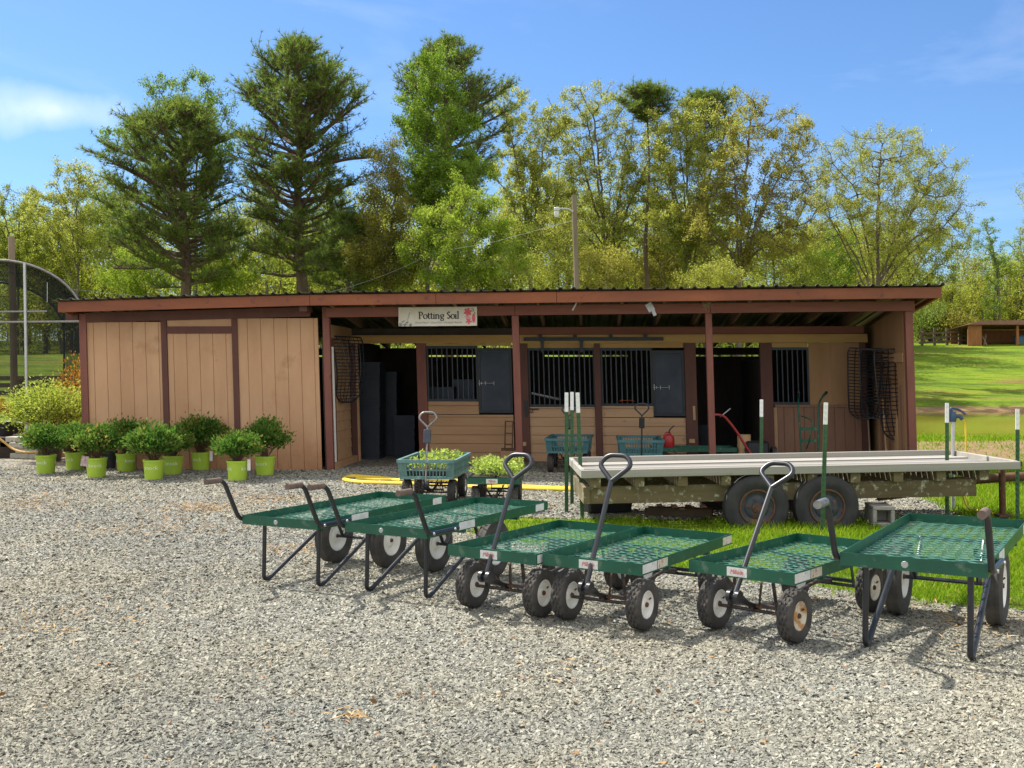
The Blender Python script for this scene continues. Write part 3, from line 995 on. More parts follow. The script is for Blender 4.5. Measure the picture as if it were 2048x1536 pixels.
    # lower growth between the big trunks
    low = [
        (470, 50, [(455, 470, 50, 50), (480, 530, 60, 50)], 'yellow', 'yellow green sapling between the two big left pines'),
        (535, 56, [(530, 400, 40, 60), (545, 480, 50, 70)], 'olive', 'thin olive sapling just left of the domed pine trunk'),
        (655, 56, [(655, 430, 45, 70), (650, 520, 60, 60)], 'yellow', 'yellow sapling just right of the domed pine trunk'),
        (290, 49, [(290, 540, 70, 42), (240, 560, 50, 30)], 'light', 'low lime green sapling under the boughs of the broad left pine'),
        (425, 47, [(425, 560, 60, 26)], 'light', 'lowest lime bush right of the broad left pine trunk'),
        (745, 45, [(735, 555, 55, 32), (790, 560, 45, 28)], 'light', 'pale lime sapling in front of the brownish cedar'),
        (1000, 43, [(1000, 560, 60, 30), (950, 565, 50, 24)], 'yellow', 'lime understorey bush above the roof, left of the utility pole'),
        (1120, 52, [(1120, 480, 60, 60), (1100, 545, 70, 40)], 'olive', 'brownish olive sapling left of the utility pole'),
        (1200, 50, [(1205, 540, 60, 45)], 'brown', 'brown tinged bush just right of the utility pole'),
        (1330, 58, [(1330, 500, 60, 60), (1330, 555, 70, 40)], 'cedar', 'dark olive sapling at the foot of the slim pine'),
        (1550, 56, [(1550, 510, 80, 50), (1600, 550, 70, 35)], 'yellow', 'yellow sapling right of the dark forked oak trunk'),
        (1660, 60, [(1670, 520, 50, 60), (1660, 560, 60, 30)], 'bright', 'fresh green sapling left of the big round oak trunk'),
        (1430, 48, [(1425, 555, 60, 32)], 'olive', 'olive bush left of the dark forked oak trunk'),
        (245, 58, [(225, 430, 60, 70), (250, 510, 60, 60)], 'yellow', 'yellow green tree left of the broad left pine'),
    ]
    for i, (px, Y, e, g, lb) in enumerate(low):
        area = sum(q[2] * q[3] for q in e)
        bl('sapling', lb, T, px, Y, e, G[g], int(60 + area / 60), int(1200 + area * .75), .12, seed=40 + i, kill=.42, step=.3, clump=.28, tip=.010)


def build_woods():
    """the wood that reads as one mass behind the single trees"""
    rng = np.random.default_rng(77)
    segs, C, S, RR = [], [], [], []
    spec = []
    for i in range(240):
        px = -60 + 1730 * rng.random()
        Y = 62 + 34 * rng.random()
        lo_, hi_ = np.interp(px, [-60, 60, 230, 450, 700, 1000, 1150, 1500, 1680], [420, 400, 400, 420, 380, 330, 330, 380, 450]), 545
        top = lo_ + (hi_ - lo_) * rng.random() ** 1.25
        spec.append((px, Y, top))
    for i in range(60):
        spec.append((-700 + 650 * rng.random(), 60 + 34 * rng.random(), 400 + 110 * rng.random()))
        spec.append((2120 + 700 * rng.random(), 98 + 28 * rng.random(), 440 + 140 * rng.random()))
    for i in range(34):
        spec.append((1640 + 160 * rng.random(), 70 + 24 * rng.random(), 430 + 80 * rng.random()))
    for i in range(95):
        spec.append((1640 + 480 * rng.random(), 97 + 28 * rng.random(), 490 + 120 * rng.random()))
    for px, Y, top in spec:
        k = Y / F
        x = (px - CX) * k
        z0 = tz(x, Y)
        zt = HC - (top - YH) * k
        h = zt - z0
        if h < 2:
            h = 2.5
        n = 9
        w = rng.normal(0, .12, (n + 1, 2)).cumsum(0)
        T = np.array([(x + w[j, 0], Y + w[j, 1], z0 + h * .92 * j / n) for j in range(n + 1)])
        r = .11 * (1 - .85 * np.linspace(0, 1, n + 1)) * (.6 + .8 * rng.random())
        segs.append((T[:-1], T[1:], r[:-1], r[1:]))
        tone = rng.random()
        for b in range(16):
            j = int(2 + (n - 2) * rng.random())
            d = unit(np.array([rng.normal(), rng.normal(), .5 + rng.random()]))
            L = h * (.12 + .20 * rng.random())
            m = T[j] + d * L * .5
            e = m + unit(d + rng.normal(0, .4, 3)) * L * .5
            segs.append((np.array([T[j], m]), np.array([m, e]), np.array([.035, .022]), np.array([.022, .008])))
            q = 120
            t = rng.random((q, 1))
            C.append(m * (1 - t) + e * t + rng.normal(0, h * .042, (q, 3)))
            RR.append(np.clip(tone * .6 + rng.random(q) * .3 + rng.normal(0, .05), 0, 1))
    # brush near the ground
    for i in range(760):
        px = -80 + 2200 * rng.random()
        Y = (58 + 40 * rng.random()) if px < 1640 else 94 + 25 * rng.random()
        k = Y / F
        x = (px - CX) * k
        z0 = tz(x, Y)
        q = 90
        hb = .5 + 1.3 * rng.random()
        C.append(np.array([x, Y, z0 + hb]) + rng.normal(0, 1, (q, 3)) * np.array([1.0, 1.0, hb * .8]))
        RR.append(np.clip(rng.random() * .6 + rng.random(q) * .3, 0, 1))
    P0 = np.concatenate([s[0] for s in segs])
    P1 = np.concatenate([s[1] for s in segs])
    V = tubes_np(P0, P1, np.concatenate([s[2] for s in segs]), np.concatenate([s[3] for s in segs]), 4)
    C, RR = np.concatenate(C), np.concatenate(RR)
    s = .155 * (.6 + .8 * rng.random(len(C)))
    L = leaf_quads(rng, C, s, s * .62).reshape(-1, 3)
    nt_ = len(V) // 4
    nl = len(L) // 4
    m = leaf_mat('wood_leaves', [(0, (.13, .14, .028)), (.25, (.24, .25, .045)), (.55, (.36, .37, .075)), (.8, (.33, .42, .075)), (1, (.50, .54, .15))], .55)
    me = np_mesh('woodland', np.concatenate([V, L]), 4, None, np.concatenate([np.full(nt_, .5), RR]), [M['barkd'], m], np.concatenate([np.zeros(nt_), np.ones(nl)]))
    tag(link('woodland', me), kind='stuff')


def bush_leaves(rng, n, rx, ry, rz, cz, size, stems=14, flat=0, up=.35):
    """leaf clusters along shoots that spring from the pot's middle"""
    P0, P1, C, D, T = [], [], [], [], []
    for i in range(stems):
        d = unit(np.array([rng.normal(), rng.normal(), .02 + abs(rng.normal()) * .9]))
        e = np.array([0, 0, cz]) + d * np.array([rx, ry, rz]) * (.78 + .3 * rng.random())
        s0 = np.array([rng.normal(0, .03), rng.normal(0, .03), 0])
        m = s0 * .5 + e * .5 + np.array([0, 0, cz * .2])
        P0 += [s0, m]
        P1 += [m, e]
        q = n // stems
        t = rng.random((q, 1)) ** .6
        c = m * (1 - t) + e * t + rng.normal(0, 1, (q, 3)) * np.array([rx, ry, rz]) * .17
        C.append(c)
        D.append(np.repeat(d[None], q, 0))
        T.append(np.full(q, rng.random() * .5) + t[:, 0] * .3 + rng.random(q) * .3)
    C, D, T = np.concatenate(C), np.concatenate(D), np.concatenate(T)
    s = size * (.6 + .7 * rng.random(len(C)))
    return np.array(P0), np.array(P1), leaf_quads(rng, C, s, s * .55, flat, D + np.array([0, 0, up])), np.clip(T, 0, 1)


# ------------------------------------------------------------------ the shed
SA = R(4)
SX, SY = -2.875, 16.0
LEAN = .030


def sh(px, py, v):
    """the shed's own (u, z) of a picture point on its plane v"""
    k = (px - CX) / F
    t = (v + SX * math.sin(SA) + SY * math.cos(SA)) / (k * math.sin(SA) + math.cos(SA))
    u = (t * k - SX) * math.cos(SA) - (t - SY) * math.sin(SA)
    z = HC - (py - YH) / F * t
    return u + LEAN * (z - 1), z


def warp(p):
    return (p[0] - LEAN * (p[2] - 1), p[1], p[2])


def shw(u, v, z):
    """shed point to world"""
    u = u - LEAN * (z - 1)
    return Vector((SX + u * math.cos(SA) + v * math.sin(SA), SY - u * math.sin(SA) + v * math.cos(SA), z))


def rect(x0, y0, x1, y1, v):
    xm = (x0 + x1) / 2
    zt, zb = sh(xm, y0, v)[1], sh(xm, y1, v)[1]
    return sh(x0, (y0 + y1) / 2, v)[0], sh(x1, (y0 + y1) / 2, v)[0], zb, zt


def grooved(mb, u0, u1, z0, z1, v, pitch=.203, gw=.012, gd=.010, first=.1):
    """vertical grooved sheet facing -v: real grooves"""
    prof = [(u0, v)]
    g = u0 + first
    while g < u1 - .03:
        prof += [(g - gw / 2, v), (g - gw / 2 + .002, v + gd), (g + gw / 2 - .002, v + gd), (g + gw / 2, v)]
        g += pitch
    prof.append((u1, v))
    n = len(prof)
    V = [(u, vv, z0) for u, vv in prof] + [(u, vv, z1) for u, vv in prof]
    mb.add(V, [(i, i + 1, n + i + 1, n + i) for i in range(n - 1)])
    mb.box(u0, u1, v + gd + .002, v + gd + .02, z0, z1)


def lapped(mb, u0, u1, z0, z1, v, pitch=.14, gap=.008, axis='u'):
    """horizontal boards, each leaning out a little at its foot"""
    z = z0
    while z < z1 - .02:
        zt = min(z + pitch - gap, z1)
        a, b = v, v + .012
        if axis == 'u':
            mb.hexa([(u0, a, z), (u1, a, z), (u1, v + .03, z), (u0, v + .03, z), (u0, b - .006, zt), (u1, b - .006, zt), (u1, v + .03, zt), (u0, v + .03, zt)])
        else:
            mb.hexa([(v, u0, z), (v, u1, z), (v - .03, u1, z), (v - .03, u0, z), (v - .012, u0, zt), (v - .012, u1, zt), (v - .03, u1, zt), (v - .03, u0, zt)])
        z += pitch
    if axis == 'u':
        mb.box(u0, u1, v + .032, v + .045, z0, z1)
    else:
        mb.box(v - .045, v - .032, u0, u1, z0, z1)


def zf(u):
    return 2.615 + (.022 * u if u < 0 else .0072 * u)


def zroof(u, v):
    return zf(u) - .118 * (v + .42)


def build_shed():
    S = thing('storage_shed', 'long low shed with tan plank walls, red brown posts and open stalls in front', 'shed', (SX, SY, 0), -SA)

    def P(name, fn, mat, parent=S, smooth=False, bevel=0.0):
        m = MB()
        fn(m)
        return m.build(name, mat, parent, smooth, warp, bevel)
    uL = sh(178, 800, 0)[0]
    uLe = sh(118, 610, -.4)[0]
    uRe = sh(1882, 585, -.4)[0]
    uR = sh(1822, 800, 0)[0]
    VB = 4.3
    VS = 1.7
    # roof sheet with ribs
    m = MB()
    nr = []
    u = uLe - .05
    while u < uRe + .06:
        for du, dz in ((0, 0), (.055, 0), (.075, .026), (.105, .026), (.125, 0)):
            nr.append((u + du, dz))
        u += .19
    for th in (0, -.004):
        pass
    V, n = [], len(nr)
    for v in (-.50, 1.0, 2.5, VB + .25):
        for q, dz in nr:
            V.append((q, v, zroof(q, v) + dz + .008 + .006 * math.sin(q * 2.1)))
    fs = [(r * n + i, r * n + i + 1, (r + 1) * n + i + 1, (r + 1) * n + i) for r in range(3) for i in range(n - 1)]
    m.add(V, fs)
    o = m.build('roof', M['roof'], S, False, warp)
    so = o.modifiers.new('sheet', 'SOLIDIFY')
    so.thickness = .004
    # fascia in three lengths
    cuts = [uLe, sh(620, 600, -.42)[0], sh(872, 595, -.42)[0], sh(1113, 590, -.42)[0], uRe]
    for a, b in zip(cuts[:-1], cuts[1:]):
        m = MB()
        z0, z1 = zf(a), zf(b)
        m.hexa([(a + .002, -.44, z0 - .168), (b - .002, -.44, z1 - .168), (b - .002, -.40, z1 - .168), (a + .002, -.40, z0 - .168),
                (a + .002, -.44, z0 - .012), (b - .002, -.44, z1 - .012), (b - .002, -.40, z1 - .012), (a + .002, -.40, z0 - .012)])
        m.build('fascia', M['fascia'], S, False, warp, .004)
    for u in (uLe + .02, uRe - .06):
        m = MB()
        m.hexa([(u, -.398, zf(u) - .16), (u + .04, -.398, zf(u) - .16), (u + .04, VB + .1, zroof(u, VB) - .16), (u, VB + .1, zroof(u, VB) - .16),
                (u, -.398, zf(u) - .014), (u + .04, -.398, zf(u) - .014), (u + .04, VB + .1, zroof(u, VB) - .014), (u, VB + .1, zroof(u, VB) - .014)])
        m.build('barge_board', M['fascia'], S, False, warp)
    # rafters
    u = .25
    while u < uRe - .1:
        m = MB()
        m.hexa([(u, -.396, zf(u) - .15), (u + .04, -.396, zf(u) - .15), (u + .04, VB, zroof(u, VB) - .15), (u, VB, zroof(u, VB) - .15),
                (u, -.396, zf(u) - .012), (u + .04, -.396, zf(u) - .012), (u + .04, VB, zroof(u, VB) - .012), (u, VB, zroof(u, VB) - .012)])
        m.build('rafter', M['rafter'], S, False, warp)
        u += .61
    # front beam on posts
    b0, b1 = sh(652, 620, 0)[0], sh(1828, 610, 0)[0]
    joints = [b0, sh(1030, 620, 0)[0], sh(1420, 615, 0)[0], b1]
    for a, b in zip(joints[:-1], joints[1:]):
        za, zb = zf(a) - .175, zf(b) - .175
        m = MB()
        m.hexa([(a + .002, -.045, za - .145), (b - .002, -.045, zb - .145), (b - .002, 0, zb - .145), (a + .002, 0, za - .145),
                (a + .002, -.045, za), (b - .002, -.045, zb), (b - .002, 0, zb), (a + .002, 0, za)])
        m.build('front_beam', M['beam'], S, False, warp, .003)
    for px, w in ((657, .105), (1035, .105), (1421, .095), (1821, .11)):
        u = sh(px, 780, .05)[0]
        P('post', lambda m: m.box(u - w / 2, u + w / 2, .003, .10, -.05, zf(u) - .16), M['post'], bevel=.005)
    # left store room
    u1 = sh(639, 780, 0)[0]
    d0, d1 = sh(338, 780, 0)[0], sh(467, 780, 0)[0]

    def panel(m, a, b, zt, first):
        grooved(m, a, b, -.03, zt, .0, first=first)
    zh = lambda u: zf(u) - .30
    P('wall', lambda m: panel(m, uL, d0 - .09, zh(uL), .10), M['siding'])
    P('door', lambda m: panel(m, d0, d1, sh(400, 665, 0)[1], .09), M['siding'])
    P('wall', lambda m: panel(m, d1 + .09, u1, zh(d1), .15), M['siding'])
    r = rect(337, 640, 467, 654, 0)
    P('lintel_panel', lambda m: m.box(d0, d1, .004, .03, r[2], r[3] + .03), M['siding'])
    r = rect(335, 653, 468, 667, 0)
    P('trim_board', lambda m: m.box(d0 - .002, d1 + .002, -.022, .003, r[2], r[3]), M['trim'], bevel=.003)
    P('trim_board', lambda m: m.box(d0 - .092, d0 - .004, -.024, .012, -.02, zf(d0) - .30), M['trim'], bevel=.003)
    P('trim_board', lambda m: m.box(d1 + .004, d1 + .092, -.024, .012, -.02, zf(d1) - .30), M['trim'], bevel=.003)
    P('trim_board', lambda m: m.box(uL - .11, uL - .002, -.03, .08, -.05, zf(uL) - .17), M['post'], bevel=.003)
    za, zb = zf(uL) - .16, zf(u1) - .16
    m = MB()
    m.hexa([(uL - .001, -.04, za - .145), (u1 - .10, -.04, zb - .145), (u1 - .10, .0, zb - .145), (uL - .001, .0, za - .145),
            (uL - .001, -.04, za), (u1 - .10, -.04, zb), (u1 - .10, .0, zb), (uL - .001, .0, za)])
    m.build('trim_board', M['trim'], S, False, warp, .003)
    P('rafter_end', lambda m: m.box(u1 - .17, u1 - .06, -.36, -.06, zf(u1) - .245, zf(u1) - .175), M['trim'])
    P('rafter_end', lambda m: m.box(uL - .30, uL - .112, -.06, .04, zf(uL) - .27, zf(uL) - .175), M['trim'])
    # outer walls
    P('end_wall', lambda m: grooved(m, uL, uL + .03, -.03, .01, 4.0), M['siding'])
    m = MB()
    m.box(uL + .002, uL + .03, .03, VB, -.03, 2.02)
    m.build('end_wall', M['siding'], S, False, warp)
    # right end wall: boards seen from inside, taller in front
    ur = uR - .045
    m = MB()
    m.hexa([(ur, .101, -.03), (ur + .03, .101, -.03), (ur + .03, VB, -.03), (ur, VB, -.03), (ur, .101, 2.44), (ur + .03, .101, 2.44), (ur + .03, VB, zroof(uR, VB) - .16), (ur, VB, zroof(uR, VB) - .16)])
    m.build('end_wall', M['siding_dark'], S, False, warp)
    for i, v in enumerate((.22, .52, .85, 1.2, 1.5)):
        P('batten', lambda m: m.box(ur - .024, ur - .002, v, v + (.14 if i % 2 else .09), -.02, 1.28), M['lap'] if i in (1, 4) else M['wainscot'])
    P('batten', lambda m: m.box(ur - .02, ur - .003, .15, 1.6, 1.62, 1.76), M['lap'])
    # back wall with the slits of daylight
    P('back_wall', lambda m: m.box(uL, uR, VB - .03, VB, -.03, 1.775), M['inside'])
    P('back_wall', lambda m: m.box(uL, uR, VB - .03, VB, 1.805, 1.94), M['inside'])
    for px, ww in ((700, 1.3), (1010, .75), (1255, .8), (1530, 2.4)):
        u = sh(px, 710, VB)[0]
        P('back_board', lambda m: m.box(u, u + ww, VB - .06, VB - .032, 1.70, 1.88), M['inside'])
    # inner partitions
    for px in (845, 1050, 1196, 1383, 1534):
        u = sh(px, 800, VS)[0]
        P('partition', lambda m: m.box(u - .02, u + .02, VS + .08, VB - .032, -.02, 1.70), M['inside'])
    # left bay: lap sided return wall
    ul = sh(657, 800, .06)[0] - .01
    m = MB()
    lapped(m, .34, VS - .30, .12, 1.98, ul + .045, .15, .004, axis='v')
    m.build('return_wall', M['lap'], S, False, warp)
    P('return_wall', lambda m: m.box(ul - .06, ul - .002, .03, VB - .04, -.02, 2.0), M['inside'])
    P('return_sill', lambda m: m.box(ul + .0, ul + .09, .11, VS - .1, -.02, .115), M['lap'])
    P('return_board', lambda m: m.box(ul + .001, ul + .06, .28, .338, .12, 2.0), M['trim'])
    P('return_header', lambda m: m.box(ul + .0, ul + .04, .11, VS - .05, 2.0, 2.20), M['siding_dark'])
    P('downpipe', lambda m: m.tube([(ul + .05, .20, .12), (ul + .05, .20, 1.86)], .028, 10), M['white'], smooth=True)
    # stall front: ochre header over the whole length
    r = rect(700, 660, 1735, 676, VS)
    a, b = r[0], sh(1733, 665, VS)[0]
    P('stall_header', lambda m: m.box(a, b, VS - .06, VS - .02, 1.955, 2.09), M['header'], bevel=.003)
    a2 = sh(1040, 660, VS)[0]
    P('stall_header', lambda m: m.box(a2, b - .05, VS - .055, VS - .015, 2.095, 2.215), M['beam'], bevel=.003)
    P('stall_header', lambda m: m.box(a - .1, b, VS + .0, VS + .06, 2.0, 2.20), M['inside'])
    # sliding door track
    t0, t1 = sh(1048, 672, VS)[0], sh(1326, 672, VS)[0]
    trk = P('door_track', lambda m: m.box(t0, t1, VS - .10, VS - .065, 1.99, 2.045), M['black_metal'], bevel=.003)
    for px in (1081, 1150, 1221, 1290):
        u = sh(px, 668, VS)[0]
        P('track_bracket', lambda m: m.box(u - .03, u + .03, VS - .108, VS - .062, 2.047, 2.09), M['black_metal'], trk)
    for px in (1085, 1163):
        u = sh(px, 690, VS)[0]
        P('door_hanger', lambda m: (m.box(u - .025, u + .025, VS - .085, VS - .07, 1.80, 2.0), m.box(u - .04, u + .04, VS - .09, VS - .066, 1.98, 2.03)), M['black_metal'], trk)
    # stall jambs
    for x0, x1, mt in ((690, 714, 'trim'), (836, 855, 'post'), (1043, 1058, 'trim'), (1190, 1203, 'trim'), (1371, 1394, 'trim'), (1522, 1546, 'trim'), (1722, 1734, 'trim')):
        q0, q1 = sh(x0, 800, VS)[0], sh(x1, 800, VS)[0]
        P('jamb', lambda m: m.box(q0, q1, VS - .04, VS + .06, -.04, 1.953), M[mt], bevel=.004)
    q0, q1 = sh(714, 800, VS)[0], sh(718, 800, VS)[0]
    P('jamb', lambda m: m.box(q0, q1, VS - .02, VS + .04, -.02, 1.94), M['lap'])

    def stall(x0, x1, gx1, door, ytop, ysplit, dsplit, mat, first):
        """lower boards, barred grille and a sheet metal feed door"""
        q0, q1 = sh(x0, 800, VS)[0] + .004, sh(x1, 800, VS)[0] - .004
        zs = sh((x0 + x1) / 2, ysplit, VS)[1]
        zd = sh((x0 + x1) / 2, dsplit, VS)[1]
        zt = sh((x0 + x1) / 2, ytop, VS)[1]
        g1 = sh(gx1, 750, VS)[0]
        m = MB()
        if door:
            lapped(m, q0, q1, .02, zd - .03, VS, .145)
            lapped(m, q0, g1, zd - .02, zs - .04, VS, .145)
        else:
            lapped(m, q0, q1, .02, zs - .04, VS, .145)
        front = m.build('stall_front', M[mat], S, False, warp)
        P('header_panel', lambda m: m.box(q0, q1, VS + .0, VS + .03, zt + .045, 1.953), M['header'], front)
        P('grille_frame', lambda m: (m.box(q0, g1, VS - .008, VS + .03, zt, zt + .043), m.box(q0, g1, VS - .008, VS + .03, zs - .038, zs),
                                     m.box(q0, q0 + .03, VS - .007, VS + .03, zs + .001, zt - .001), m.box(g1 - .03, g1, VS - .007, VS + .03, zs + .001, zt - .001)), M['black_metal'], front)
        n = max(4, int((g1 - q0) / .083))
        for i in range(1, n):
            u = q0 + (g1 - q0) * i / n
            P('bar', lambda m: m.tube([(u, VS + .01, zs - .01), (u, VS + .01, zt + .01)], .0105, 6, cap=False), M['bar'], front, True)
        if door:
            fd = P('feed_door', lambda m: m.box(g1 + .045, q1 - .04, VS - .004, VS + .012, zd + .04, zt - .05), M['panel_metal'], front)
            P('feed_door_frame', lambda m: (m.box(g1 + .003, q1, VS - .015, VS + .02, zt - .048, zt), m.box(g1 + .003, q1, VS - .015, VS + .02, zd, zd + .038),
                                            m.box(g1 + .003, g1 + .043, VS - .015, VS + .02, zd + .039, zt - .049), m.box(q1 - .038, q1, VS - .015, VS + .02, zd + .039, zt - .049)), M['black_metal'], front)
            zl = zs + .26
            P('latch', lambda m: (m.tube([(g1 + .0, VS - .025, zl), (g1 + .26, VS - .025, zl)], .006, 6), m.tube([(g1 + .02, VS - .025, zl - .04), (g1 + .02, VS - .025, zl + .05)], .006, 6),
                                  m.tube([(g1 + .12, VS - .025, zl - .03), (g1 + .12, VS - .025, zl + .03)], .006, 6), m.tube([(g1 + .26, VS - .025, zl - .03), (g1 + .26, VS - .025, zl + .03)], .006, 6),
                                  m.box(g1 + .05, g1 + .06, VS - .028, VS - .012, zl - .02, zl + .02)), M['galv'], front)
        return front
    stall(855, 1026, 956, True, 697, 798, 826, 'lap', 0)
    sd = stall(1058, 1190, 1190, False, 701, 809, 809, 'pine_lap', 0)
    stall(1203, 1371, 1305, True, 701, 807, 832, 'pine_lap', 0)
    # door bolt
    u, z = sh(1062, 818, VS)
    P('bolt', lambda m: (m.tube([(u - .1, VS - .03, z), (u + .13, VS - .03, z)], .008, 6), m.tube([(u + .03, VS - .03, z), (u + .03, VS - .03, z - .05), (u - .04, VS - .03, z - .05)], .008, 6)), M['black_metal'], sd, True)
    P('latch_plate', lambda m: m.box(sh(1050, 820, VS)[0], sh(1056, 820, VS)[0], VS - .055, VS - .041, 1.0 - .25, 1.0 + .02), M['black_metal'], sd)
    # right hand bay with window grille, plywood and wainscot
    q0, q1 = sh(1546, 800, VS)[0] + .004, sh(1722, 800, VS)[0] - .004
    g1 = sh(1617, 750, VS)[0]
    zs = sh(1630, 808, VS)[1]
    zt = sh(1580, 700, VS)[1]
    front = P('stall_front', lambda m: grooved(m, q0 + .06, q1, .0, zs - .06, VS, .16, .014, .012, .1), M['wainscot'])
    P('cap_rail', lambda m: m.box(q0 + .02, q1, VS - .02, VS + .02, zs - .055, zs - .012), M['wainscot'], front)
    P('side_strip', lambda m: m.box(q0, q0 + .055, VS - .01, VS + .03, .0, zs - .057), M['lap'], front)
    P('plywood_panel', lambda m: grooved(m, g1 + .012, q1, zs - .01, 1.953, VS, .42, .006, .004, .35), M['siding_dark'], front)
    P('header_panel', lambda m: m.box(q0, g1, VS, VS + .03, zt + .045, zt + .15), M['header'], front)
    P('grille_frame', lambda m: (m.box(q0, g1 + .01, VS - .008, VS + .03, zt, zt + .043), m.box(q0, g1 + .01, VS - .008, VS + .03, zs - .010, zs + .03), m.box(g1 - .02, g1 + .01, VS - .007, VS + .03, zs + .032, zt - .002)), M['black_metal'], front)
    for i in range(1, 7):
        u = q0 + (g1 - q0) * i / 7
        P('bar', lambda m: m.tube([(u, VS + .01, zs + .01), (u, VS + .01, zt + .01)], .0105, 6, cap=False), M['bar'], front, True)
    # yellow wood wear marks nailed on jambs, seen as small blocks
    for px, y0, y1, w in ((700, 802, 818, .035), (1048, 884, 892, .07), (1388, 812, 840, .04), (1384, 878, 886, .09)):
        u, z1_ = sh(px, y0, VS - .05)
        z0_ = sh(px, y1, VS - .05)[1]
        P('wood_cleat', lambda m: m.box(u - w / 2, u + w / 2, VS - .055, VS - .041, z0_, z1_), M['bare_wood'])
    # small metal bits on the beam
    u, z = sh(1303, 619, -.06)
    m = MB()
    m.bar((u - .05, -.055, z + .09), (u + .01, -.055, z - .02), .10, .004, (0, 1, 0))
    m.bar((u + .02, -.058, z + .0), (u + .05, -.058, z - .09), .05, .004, (0, 1, 0))
    m.build('metal_bracket', M['galv'], S, False, warp)
    u, z = sh(1150, 614, -.06)
    P('wood_chip', lambda m: m.bar((u + .03, -.055, z + .07), (u - .04, -.055, z - .05), .022, .012, (0, 1, 0)), M['white'])
    # earth floor in the stalls is the yard itself


def build_sign():
    v = -.075
    u0, u1, z0, z1 = rect(797, 614, 954, 652, v)
    w, h = (u1 - u0), (z1 - z0)
    c = shw((u0 + u1) / 2, v, (z0 + z1) / 2)
    S = thing('hanging_sign', 'cream banner sign reading Potting Soil with pink flowers, hung on the shed beam', 'sign', c, -SA)
    S.rotation_euler = (0, R(-.3), -SA)
    m = MB()
    m.box(-w / 2, w / 2, 0, .012, -h / 2, h / 2)
    m.build('panel', M['sign'], S)
    # hand cut serif lettering: broad pen strokes along letter skeletons
    mb = MB()

    def pen(pts, w0=.0105):
        pts = [Vector((p[0], 0, p[1])) for p in pts]
        nib = Vector((math.cos(.45), 0, math.sin(.45) * .5))
        for a, b in zip(pts[:-1], pts[1:]):
            d = (b - a).normalized()
            n = Vector((-d.z, 0, d.x))
            ww = .0032 + w0 * abs(n.dot(nib)) * .62
            e = d * .001
            q = [a - n * ww - e, b - n * ww + e, b + n * ww + e, a + n * ww - e]
            mb.add([(p.x, -.0035, p.z) for p in q], [(0, 1, 2, 3)])

    def ring(cx, cz, rx, rz, a0=0, a1=360, n=14):
        return [(cx + rx * math.cos(R(a0 + (a1 - a0) * i / n)), cz + rz * math.sin(R(a0 + (a1 - a0) * i / n))) for i in range(n + 1)]
    X = h * .0
    u = h * .36          # cap height
    x = u * .62          # x height
    s = .12 * u

    def stem(px, zt, zb=0.0, top=True, foot=True):
        pen([(px, zb), (px, zt)])
        if foot:
            pen([(px - s * 1.2, zb), (px + s * 1.2, zb)], .004)
        if top:
            pen([(px - s * 1.4, zt - s * .3), (px, zt)], .005)
    px = -w * .265
    z_ = h * .02

    def Tz(pts):
        return [(p[0], p[1]) for p in pts]
    # letters drawn with base line 0, shifted afterwards
    start = len(mb.V)
    px0 = px
    stem(px, u); pen(ring(px + s * .6, u * .74, u * .36, u * .26, 90, -90)); pen([(px - s, u), (px + s, u)], .006)
    px += u * .66
    pen(ring(px + x * .30, x * .5, x * .44, x * .5)); px += u * .66
    for k in range(2):
        pen([(px, u * .84), (px, s * .8), (px + s * .9, 0), (px + s * 2.0, s * .5)]); pen([(px - s * 1.3, x), (px + s * 1.8, x)], .005); px += u * .40
    stem(px, x); pen([(px - .002, x * 1.38), (px + .006, x * 1.38)], .012); px += u * .30
    stem(px, x); pen([(px, x * .75), (px + x * .3, x), (px + x * .58, x * .9), (px + x * .66, x * .6), (px + x * .66, 0)]); pen([(px + x * .66 - s, 0), (px + x * .66 + s, 0)], .004); px += u * .72
    pen(ring(px + x * .28, x * .66, x * .33, x * .32)); pen([(px + x * .5, x * .92), (px + x * .78, x)], .006)
    pen([(px + x * .1, x * .38), (px, x * .16), (px + x * .4, x * .06), (px + x * .66, -x * .14), (px + x * .5, -x * .46), (px + x * .1, -x * .48), (px - x * .08, -x * .26), (px + x * .1, x * .02)]); px += u * .92
    pen([(px + x * .62, u * .86), (px + x * .38, u * 1.0), (px + x * .08, u * .86), (px + x * .12, u * .64), (px + x * .58, u * .40), (px + x * .66, u * .18), (px + x * .38, 0), (px + x * .0, u * .12)]); px += u * .66
    pen(ring(px + x * .26, x * .5, x * .42, x * .5)); px += u * .62
    stem(px, x); pen([(px - .002, x * 1.38), (px + .006, x * 1.38)], .012); px += u * .32
    stem(px, u * 1.06)
    ox = -w * .0 + (w * .015 - (px0 + px) / 2)
    mb.V = [(a + ox, b, c_ - u * .32) for a, b, c_ in mb.V]
    mb.build('lettering', M['ink'], S)
    me = text_mesh('Good Plants \u2022 Good Soil \u2022 Fantastic Results', h * .15, .0006, .35)
    me.materials.append(M['ink_grey'])
    o = link('small_lettering', me, S)
    o.rotation_euler = (R(90), 0, 0)
    o.location = (w * .01, -.003, -h * .32)
    bb = max(q.co.x for q in me.vertices) - min(q.co.x for q in me.vertices)
    o.scale = (min(1, w * .60 / bb),) * 3
    # blossoms on the right
    rng = random.Random(4)

    def flower(cx, cz, r, mi, n=5, seed=0):
        m = MB()
        for k in range(n):
            a = k * 2 * math.pi / n + seed
            q = [(cx, -.004 - .0006 * k, cz)]
            for t in range(9):
                b = a + (t - 4) * .16
                rr = r * (.75 + .25 * math.cos((t - 4) * .7)) * (1.0 if t not in (0, 8) else .6)
                q.append((cx + rr * math.cos(b), -.004 - .0006 * k, cz + rr * math.sin(b)))
            m.add(q, [tuple(range(len(q)))])
        m.build('printed_blossom', M[mi], S)
